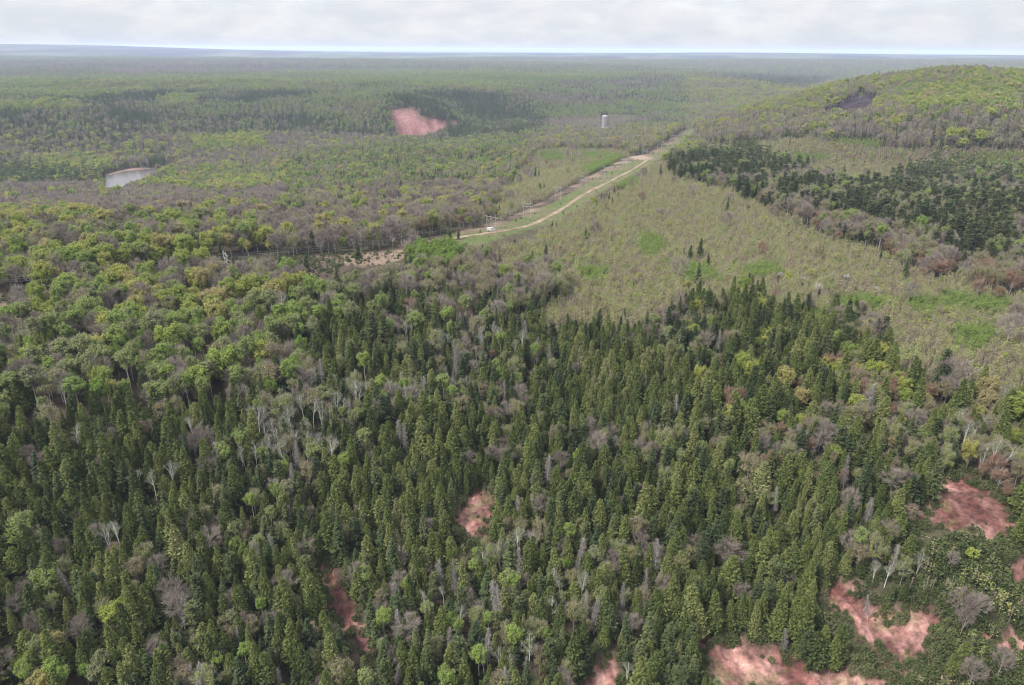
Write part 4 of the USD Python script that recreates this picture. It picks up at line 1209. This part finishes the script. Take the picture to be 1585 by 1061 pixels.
def by_marks(px, py, view):
    """For each tree of a kind: how it stands to the landmark by which it is found soonest, as (rank, words)."""
    best = [(99, None)] * len(px)
    for mx, my, words in MARKS:
        dx, dy = px - mx, py - my
        near = view & (np.hypot(dx, dy) < 260)
        side = np.where(np.abs(dx) >= np.abs(dy), np.where(dx < 0, 0, 1), np.where(dy < 0, 2, 3))
        for k, rel in enumerate(("left of", "right of", "behind", "in front of")):
            idx = np.flatnonzero(near & (side == k))
            idx = idx[np.argsort(np.hypot(dx[idx], dy[idx]))][:9]
            for r, i in enumerate(idx):
                if r < best[i][0]:
                    best[i] = (r, f"{rel} {words}")
    return best


CATEGORY = {"snag": "dead tree", "shrub": "shrub"}


def where(px, py):
    if py >= 700:
        if px < 480: return "left of the red clay chute"
        if px < 640: return "beside the red clay chute"
        if px < 1000 and py < 900: return "around the small bare red patch"
        if px < 1060: return "between red chute and rounded red bank"
        if px < 1380 and py < 880: return "left of the upper red slump"
        if px < 1400: return "around the lower red clay slopes"
        return "among the red slumps at the right"
    if py >= 560:
        return "in the mixed stand above the left conifers" if px < 500 else "in the dense dark stand above the red patch" if px < 1000 else "on the spur above the lower conifers"
    if py >= 425:
        return "below the overgrown power line cut" if px < 480 else "between the brown cut and the dark stand" if px < 850 else "along the lower edge of the sapling bench" if px < 1080 else "at the top of the conifer spur" if px < 1400 else "beside the saplings at the right edge"
    if py >= 330:
        return "on the knoll beyond the power line" if px < 470 else "beside the brown power line cut" if px < 700 else "beside the dirt track" if px < 1050 else "on the right bench below the pine belt"
    if py >= 225:
        return "in the valley near the river bend" if px < 480 else "between river valley and power line" if px < 960 else "in or by the dark pine belt"
    return "on the far side of the river valley" if px < 1000 else "on the wooded hill at the right"


def quat(yaw, tilt=0.0):
    cy, sy = math.cos(yaw / 2), math.sin(yaw / 2)
    ct, st = math.cos(tilt / 2), math.sin(tilt / 2)
    return Gf.Quatf(ct * cy, st * sy * 0, st * cy + 0 * sy, ct * sy) if tilt == 0 else Gf.Quatf(ct * cy, st * sy, st * cy, ct * sy)


by_kind = {}
for q in PLACED:
    by_kind.setdefault(q[0], []).append(q)
STUFF_NAMES = {"cedar": "cedar_forest", "spruce": "spruce_forest", "pine": "pine_forest", "aspen": "aspen_forest", "bright": "green_aspen_forest", "maple": "maple_forest", "rusty": "rusty_forest", "bare": "bare_forest",
               "budding": "budding_forest", "birch": "birch_forest", "willow": "willow_forest", "snag": "dead_forest", "shrub": "undergrowth", "blossoming": "blossom_thicket", "saplings": "sapling_thicket", "grove": "green_sapling_thicket"}
STUFF_LABEL = {"saplings": "thicket of thin young trees with sparse leaves covering the right bench", "grove": "patches of vivid green leafy saplings within the sapling bench", "shrub": "low green and brown undergrowth in cleared strips and on clay edges"}
for kind, items in by_kind.items():
    P3 = np.array([q[3:6] for q in items])
    sc = np.array([q[7] for q in items])
    px, py = proj(P3 + np.stack([0 * sc, 0 * sc, 6 * sc], -1))
    dist = np.linalg.norm(P3 - CAM, axis=1)
    keyed = np.array([q[9] is not None for q in items])
    girth = np.clip(rng.normal(1.0, 0.13, len(items)), 0.75, 1.35)
    leans = rng.normal(0, 0.035, len(items))
    seen = (px > 4) & (px < 1581) & (py > 0) & (py < 1050)
    Hs = np.array([SIZE[q[0], q[1], q[2]][0] * q[7] for q in items])
    rank = np.where(seen, Hs / dist, -1) + 10 * keyed
    order = np.argsort(-rank)
    marks = by_marks(px, py, seen & ~keyed)
    cap = 0 if kind in ("saplings", "grove") else 300
    single = set(int(i) for i in order[:cap] if rank[i] > 0)
    for n, i in enumerate(sorted(single, key=lambda i: -rank[i])):
        k, low, v, x, y, z, yaw, s, tilt, label = items[i]
        xf = UsdGeom.Xform.Define(stage, f"/World/{PLAIN[kind]}" + (f"_{n:03d}" if n else ""))
        xf.AddTranslateOp().Set(Gf.Vec3d(x, y, z))
        xf.AddOrientOp().Set(quat(yaw, tilt or float(leans[i])))
        xf.AddScaleOp().Set(Gf.Vec3f(float(s * girth[i]), float(s * girth[i]), float(s)))
        xf.GetPrim().GetReferences().AddInternalReference(CLASSES[kind, low][v])
        xf.GetPrim().SetInstanceable(True)
        if label:
            tag(xf, label, CATEGORY.get(kind, "tree"))
        else:
            if marks[i][0] < 9:
                tag(xf, f"{ORD[marks[i][0]]} {LOOK[kind]} {marks[i][1]}", CATEGORY.get(kind, "tree"), f"{PLAIN[kind].replace('_', ' ')}s by landmarks")
                continue
            w = where(px[i], py[i])
            tag(xf, f"{LOOK[kind]} {w}", CATEGORY.get(kind, "tree"), f"{PLAIN[kind].replace('_', ' ')}s {w}")
    rest = [i for i in range(len(items)) if i not in single]
    if rest:
        pi = UsdGeom.PointInstancer.Define(stage, f"/World/{STUFF_NAMES[kind]}")
        protos, index = [], {}
        for low in (False, True):
            for v, c in enumerate(CLASSES[kind, low]):
                if not any(items[i][1] == low and items[i][2] == v for i in rest):
                    continue
                path = f"/World/{STUFF_NAMES[kind]}/source_{'far' if low else 'near'}_{v}"
                src = UsdGeom.Xform.Define(stage, path)
                src.GetPrim().GetReferences().AddInternalReference(c)
                index[low, v] = len(protos)
                protos.append(path)
        pi.CreatePrototypesRel().SetTargets(protos)
        pi.CreateProtoIndicesAttr(Vt.IntArray([index[items[i][1], items[i][2]] for i in rest]))
        pi.CreatePositionsAttr(Vt.Vec3fArray.FromNumpy(P3[rest].astype(np.float32)))
        yw = np.array([items[i][6] for i in rest])
        pi.CreateOrientationsAttr(Vt.QuathArray([Gf.Quath(quat(a, float(b))) for a, b in zip(yw, leans[rest])]))
        pi.CreateScalesAttr(Vt.Vec3fArray.FromNumpy((sc[rest][:, None] * np.stack([girth[rest], girth[rest], np.ones(len(rest))], 1)).astype(np.float32)))
        tag(pi, STUFF_LABEL.get(kind, f"rest of the {PLAIN[kind].replace('_', ' ')}s spreading over the wooded land"), "undergrowth" if kind == "shrub" else "thicket" if kind in ("saplings", "grove", "blossoming") else "forest", kind="stuff")
print("trees", len(PLACED), {k: len(v) for k, v in by_kind.items()})

# ------------------------------------------------------------------ power line, vehicle, tower, logs
def plain(name, colour, rough=0.7, metallic=0.0, vary=0.25, scale=2.0):
    return usdkit.material(stage, "/World/Looks/" + name, {
        "tc": ("texture_coordinate", {}), "n": ("noise_texture", {"scale": scale, "detail": 5.0}), "r": ("map_range", {"from_min": 0.3, "from_max": 0.7, "to_min": 1 - vary, "to_max": 1 + vary}),
        "c": ("vector_math", {"math_type": "scale", "vector1": colour}), "p": ("principled_bsdf", {"roughness": rough, "metallic": metallic})},
        [("tc.object", "n.vector"), ("n.fac", "r.value"), ("r.result", "c.scale"), ("c.vector", "p.base_color")], surface="p.BSDF")


WOOD_PALE, WOOD_DARK = plain("weathered_pole", (0.24, 0.23, 0.215)), plain("creosoted_pole", (0.10, 0.085, 0.075))
CERAMIC, WIRE_M = plain("insulator_glass", (0.30, 0.30, 0.32), 0.3), plain("wire_metal", (0.16, 0.16, 0.17), 0.5, 0.6)
WHITE_PAINT, GLASS_D, RUBBER = plain("white_paint", (0.50, 0.50, 0.51), 0.3, vary=0.04), plain("car_glass", (0.02, 0.025, 0.03), 0.08, vary=0.1), plain("tyre_rubber", (0.03, 0.03, 0.03), 0.9)
LIGHT_G, CHROME = plain("lamp_lens", (0.6, 0.58, 0.55), 0.15, vary=0.05), plain("wheel_rim", (0.45, 0.45, 0.46), 0.35, 0.8)
_count = {}


def numbered(name):
    n = _count.get(name, 0)
    _count[name] = n + 1
    return name + (f"_{n:03d}" if n else "")


class Thing:
    def __init__(self, name, label, category, loc, yaw=0.0, group=None):
        self.path = "/World/" + numbered(name)
        x = UsdGeom.Xform.Define(stage, self.path)
        x.AddTranslateOp().Set(Gf.Vec3d(*[float(q) for q in loc]))
        x.AddRotateZOp().Set(math.degrees(yaw))
        tag(x, label, category, group)
        self.used = {}

    def part(self, name, mesh, material, under=None):
        base = f"{self.path}/{under}/{name}" if under else f"{self.path}/{name}"
        n = self.used.get(base, 0)
        self.used[base] = n + 1
        path = base + (f"_{n:03d}" if n else "")
        usdkit.mesh(stage, path, mesh, material, smooth=30)
        return path.rsplit("/", 1)[1]


def box(cx, cy, cz, sx, sy, sz):
    m = trimesh.creation.box([sx, sy, sz])
    m.apply_translation([cx, cy, cz])
    return m


def rod(a, b, r, r2=None, sides=8):
    s = Soup()
    a, b = np.array(a, float), np.array(b, float)
    s.tube([a, a + (b - a) * 0.5, b], [r, (r + (r2 or r)) / 2, r2 or r], sides)
    return s.get()


SPECS = [   # pixel of the top, height, number of poles, gap, crossarm levels, material, label
    (-70, 428, 15, 2, 5.0, 1, WOOD_PALE, None),
    (347, 389, 16, 2, 5.0, 2, WOOD_PALE, "pale wooden H-frame pole rising out of the leafy crowns left of the brown cut"),
    (607, 364, 14, 1, 0, 1, WOOD_DARK, "single dark utility pole standing in front of the brown cut"),
    (760, 333, 13, 3, 4.0, 1, WOOD_PALE, "three-pole wooden power line structure beside the parked white van"),
    (816, 312, 14, 2, 5.5, 2, WOOD_PALE, "H-frame power pole with two crossarms up the strip from the van"),
    (864, 288, 14, 2, 5.0, 1, WOOD_PALE, "H-frame power pole, second up the strip from the van"),
    (904, 272, 13, 2, 5.5, 2, WOOD_PALE, "H-frame power pole, third up the strip from the van"),
    (940, 257, 13, 2, 5.0, 1, WOOD_PALE, "H-frame power pole, fourth up the strip from the van"),
    (967, 245, 13, 2, 5.0, 1, WOOD_PALE, "H-frame power pole just below the sandy clearing on the strip"),
    (999, 229, 14, 2, 6.0, 2, WOOD_PALE, "H-frame power pole just above the sandy clearing on the strip"),
    (1022, 217, 14, 2, 6.0, 1, WOOD_PALE, "second H-frame power pole above the sandy clearing"),
    (1042, 208, 14, 2, 6.0, 1, WOOD_PALE, "third H-frame power pole above the sandy clearing"),
    (1065, 195, 14, 2, 6.0, 1, WOOD_PALE, "farthest H-frame power pole at the top of the strip"),
]
spots = [np.array(at_top(px, top, h)) for px, top, h, *_ in SPECS]
hooks = []
for n, (px, top, h, poles, gap, arms, mat, label) in enumerate(SPECS):
    p = spots[n]
    line = [spots[i] for i in range(len(spots)) if i != 2]
    i = min(range(len(line)), key=lambda i: np.hypot(*(line[i] - p)[:2]))
    d = line[min(i + 1, len(line) - 1)] - line[max(i - 1, 0)]
    yaw = math.atan2(d[1], d[0]) - math.pi / 2
    if label:
        t = Thing("utility_pole", label, "utility pole", p, yaw)
    offs = [(k - (poles - 1) / 2) * gap for k in range(poles)]
    wide = max(gap * (poles - 1) + 4.4, 3.0)
    ends = []
    for k in range(3):
        hx = (k - 1) * (wide / 2 - 0.3)
        hz = h - 1.6 - 1.1
        ends.append(np.array([p[0] + hx * math.cos(yaw), p[1] + hx * math.sin(yaw), p[2] + hz]))
    if n != 2:
        hooks.append(ends)
    if not label:
        continue
    for o in offs:
        t.part("pole", rod((o, 0, -1), (o, 0, h), 0.21, 0.15), mat)
    for a in range(arms):
        t.part("crossarm", box(0, 0.24, h - 1.6 - 2.6 * a, wide, 0.18, 0.26), mat)
    if poles > 1:
        for q0, q1 in zip(offs[:-1], offs[1:]):
            t.part("brace", rod((q0, -0.26, h - 6.5), (q1, -0.26, h - 2.4), 0.07, sides=5), mat)
            t.part("brace", rod((q1, -0.36, h - 6.5), (q0, -0.36, h - 2.4), 0.07, sides=5), mat)
    else:
        t.part("transformer", trimesh.creation.cylinder(0.3, 0.9, sections=10, transform=trimesh.transformations.translation_matrix([0.5, 0, h - 3.4])), WOOD_PALE)
    for k in range(3):
        s = Soup()
        hx = (k - 1) * (wide / 2 - 0.3)
        for q in range(5):
            m = trimesh.creation.cylinder(0.14, 0.1, sections=8)
            m.apply_translation([hx, 0.24, h - 1.85 - 0.19 * q])
            s.add(m.vertices, m.faces)
        s.sticks([[hx, 0.24, h - 1.75]], [[hx, 0.24, h - 2.72]], 0.03, 0.03)
        t.part("insulator", s.get(), CERAMIC)
for k in range(3):
    s = Soup()
    for a, b in zip(hooks[:-1], hooks[1:]):
        u = np.linspace(0, 1, 14)[:, None]
        L = np.linalg.norm(b[k] - a[k])
        pts = a[k] + (b[k] - a[k]) * u - np.array([0, 0, 1]) * (4 * u * (1 - u) * min(4.5, L * 0.022))
        s.tube(pts, 0.045, 4)
    tag(usdkit.mesh(stage, "/World/" + numbered("power_wire"), s.get(), WIRE_M, smooth=True),
        ["nearer outer power wire strung along all the H-frame poles", "middle power wire strung along all the H-frame poles", "far outer power wire strung along all the H-frame poles"][k], "wire")

# white van parked on the track
vp = hit(760.5, 358.5, height)
van = Thing("parked_van", "white van parked at the near end of the dirt track under the poles", "van", (vp[0], vp[1], float(height(vp[0], vp[1])) + 0.35), math.radians(8))


def profile(pts, w, bevel=0.0):
    m = trimesh.creation.extrude_polygon(shapely.Polygon(pts).buffer(-0.06).buffer(0.06), w, engine="earcut")
    m.apply_transform(trimesh.transformations.rotation_matrix(math.pi / 2, [1, 0, 0]))
    m.apply_translation([0, w / 2, 0])
    return m


van.part("body", profile([(-2.9, 0.45), (2.85, 0.45), (2.95, 0.75), (2.9, 1.15), (2.05, 1.35), (1.35, 2.12), (1.0, 2.25), (-2.75, 2.25), (-2.92, 2.0)], 2.0), WHITE_PAINT)
for s in (-1, 1):
    van.part("side_window", profile([(0.35, 1.35), (1.75, 1.38), (1.25, 1.98), (0.35, 1.98)], 0.03).apply_translation([0, s * 1.005, 0]), GLASS_D)
    for x in (-1.85, 1.85):
        w = trimesh.creation.cylinder(0.36, 0.24, sections=18)
        w.apply_transform(trimesh.transformations.rotation_matrix(math.pi / 2, [1, 0, 0]))
        r = trimesh.creation.cylinder(0.2, 0.26, sections=14)
        r.apply_transform(trimesh.transformations.rotation_matrix(math.pi / 2, [1, 0, 0]))
        wn = van.part("wheel", w.apply_translation([x, s * 0.92, 0.36]), RUBBER)
        van.part("rim", r.apply_translation([x, s * 0.93, 0.36]), CHROME, wn)
    van.part("headlight", box(2.93, s * 0.72, 0.95, 0.06, 0.35, 0.22), LIGHT_G)
    van.part("mirror", box(1.55, s * 1.12, 1.45, 0.16, 0.22, 0.28), RUBBER)
van.part("windscreen", rod((0, 0, 0), (0.01, 0, 0), 0.01) if False else trimesh.Trimesh([(2.08, -0.85, 1.36), (2.08, 0.85, 1.36), (1.40, 0.78, 2.10), (1.40, -0.78, 2.10)], [(0, 1, 2), (0, 2, 3)]), GLASS_D)
van.part("bumper", box(2.98, 0, 0.55, 0.14, 1.9, 0.25), RUBBER)

# the concrete and steel water tower
tp = hit(935.5, 199, height)
tz = float(height(tp[0], tp[1]))
dist_t = math.hypot(tp[0], tp[1])
top_z = ZC + dist_t * ray(935.5, 180)[2] / math.hypot(*ray(935.5, 180)[:2])
TH, TR = top_z - tz, 4.1 * dist_t / FPX
tower = Thing("water_tower", "tall pale round surge tower with a low cone roof rising from far trees", "tower", (tp[0], tp[1], tz))
TOWER_P, TOWER_R, TOWER_S = plain("tower_panel", (0.215, 0.20, 0.20), 0.6, vary=0.12, scale=0.3), plain("tower_rib", (0.27, 0.255, 0.255), 0.6, vary=0.1, scale=0.3), plain("tower_stain", (0.15, 0.115, 0.11), 0.7, vary=0.2, scale=0.3)
NS = 24
for k in range(NS):
    a0, a1 = 2 * math.pi * k / NS, 2 * math.pi * (k + 1) / NS
    a = np.array([a0, (a0 + a1) / 2, a1])
    ring = np.stack([TR * np.cos(a), TR * np.sin(a)], -1)
    v = np.vstack([np.column_stack([ring, np.full(3, -4.0)]), np.column_stack([ring, np.full(3, TH)])])
    tower.part("panel", (v, [[0, 1, 4], [0, 4, 3], [1, 2, 5], [1, 5, 4]]), TOWER_S if k % 4 == 1 else TOWER_P)
    if k % 2 == 0:
        tower.part("rib", box(0, 0, 0, 0.7, 0.5, TH + 4).apply_translation([TR + 0.2, 0, TH / 2 - 2]).apply_transform(trimesh.transformations.rotation_matrix(a0, [0, 0, 1])), TOWER_R)
rf = tower.part("roof", trimesh.creation.cone(TR * 1.1, TR * 0.42, sections=28).apply_translation([0, 0, TH + 0.02]), TOWER_R)
tower.part("vent", trimesh.creation.cylinder(0.9, 1.6, sections=12).apply_translation([0, 0, TH + TR * 0.42]), TOWER_P, rf)
tower.part("rim", trimesh.creation.annulus(TR * 0.98, TR * 1.09, 0.8, sections=28).apply_translation([0, 0, TH - 0.4]), TOWER_R)
tower.part("base_ring", trimesh.creation.annulus(TR * 0.98, TR * 1.15, 5.0, sections=28).apply_translation([0, 0, 1.0]), TOWER_R)

# pale logs lying on the clay and in the cut
LOGS = [((570, 1020), (580, 1004), 0.22, "pale log lying across the foot of the narrow red chute"), ((1336, 948), (1346, 930), 0.16, "thin pale trunk sticking up from the lower red slope"), ((1352, 938), (1388, 946), 0.13, "dark thin log lying across the lower red slope"),
        ((1248, 1035), (1258, 1048), 0.18, "short pale log at the upper rim of the large bottom red bank"), ((1170, 998), (1195, 991), 0.18, "branchy log at the upper rim of the bottom red bank"), ((1282, 1048), (1287, 1027), 0.12, "slim stick standing on the bottom red bank"),
        ((1462, 948), (1472, 936), 0.16, "pale stick right of the lower red slope"), ((471, 427), (477, 419), 0.35, "short white log at the left end of the brown cut"), ((486, 421), (512, 411), 0.3, "long pale log lying in the brown cut"),
        ((500, 420), (520, 413), 0.25, "thinner pale log beside the long one in the brown cut"), ((697, 797), (699, 780), 0.2, "white broken stem at the left rim of the small red patch"), ((1088, 714), (1104, 718), 0.25, "fallen pale trunk in the gap between conifers right of centre"),
        ((109, 957), (126, 961), 0.2, "white fallen stem in the brush at the lower left"), ((1425, 830), (1460, 842), 0.14, "thin log among shrubs below the upper red slump")]
LOG_M, BRANCH_M = plain("fallen_wood", (0.15, 0.135, 0.12), 0.9), plain("fallen_twigs", (0.13, 0.115, 0.10), 0.9)
for (a, b, r, label) in LOGS:
    A, B = hit(*a, height), hit(*b, height)
    if np.linalg.norm(B - A) > 9:
        B = A + (B - A) / np.linalg.norm(B - A) * 9
    A[2], B[2] = float(height(A[0], A[1])) + r * 0.7, float(height(B[0], B[1])) + r * 0.8 + (2.5 if "stick" in label or "stem" in label else 0.2)
    t = Thing("fallen_log", label, "log", A)
    B = B - A
    s = Soup()
    q = np.linspace(0, 1, 6)[:, None]
    s.tube(B * q + np.sin(q * 5) * [0.1, 0.12, 0.05], np.linspace(r, r * 0.4, 6), 7)
    t.part("trunk", s.get(), LOG_M)
    s = Soup()
    g = np.random.default_rng(int(a[0]))
    u = g.uniform(0.35, 1, (9, 1))
    s.sticks(B * u, B * u + g.normal(0, 0.6, (9, 3)) + [0, 0, 0.5], 0.04, 0.012)
    t.part("branches", s.get(), BRANCH_M)

# ------------------------------------------------------------------ the air
HB = 64000.0
hz0, hz1 = float(GZ.min()) - 1.0, max(float(GZ[:, :].max()) + 12.0, ZC + 15)
hb = trimesh.creation.box([2 * HB, 2 * HB, hz1 - hz0])
hb.apply_translation([0, 0, (hz0 + hz1) / 2])
HAZE = usdkit.material(stage, "/World/Looks/haze_air", {"v": ("principled_volume", {"color": (0.53, 0.62, 0.83), "density": HAZE_DENSITY, "anisotropy": 0.1})}, [], volume="v.volume")
tag(usdkit.mesh(stage, "/World/haze", hb, HAZE), "thin bluish haze over the wooded land", "haze", kind="stuff")
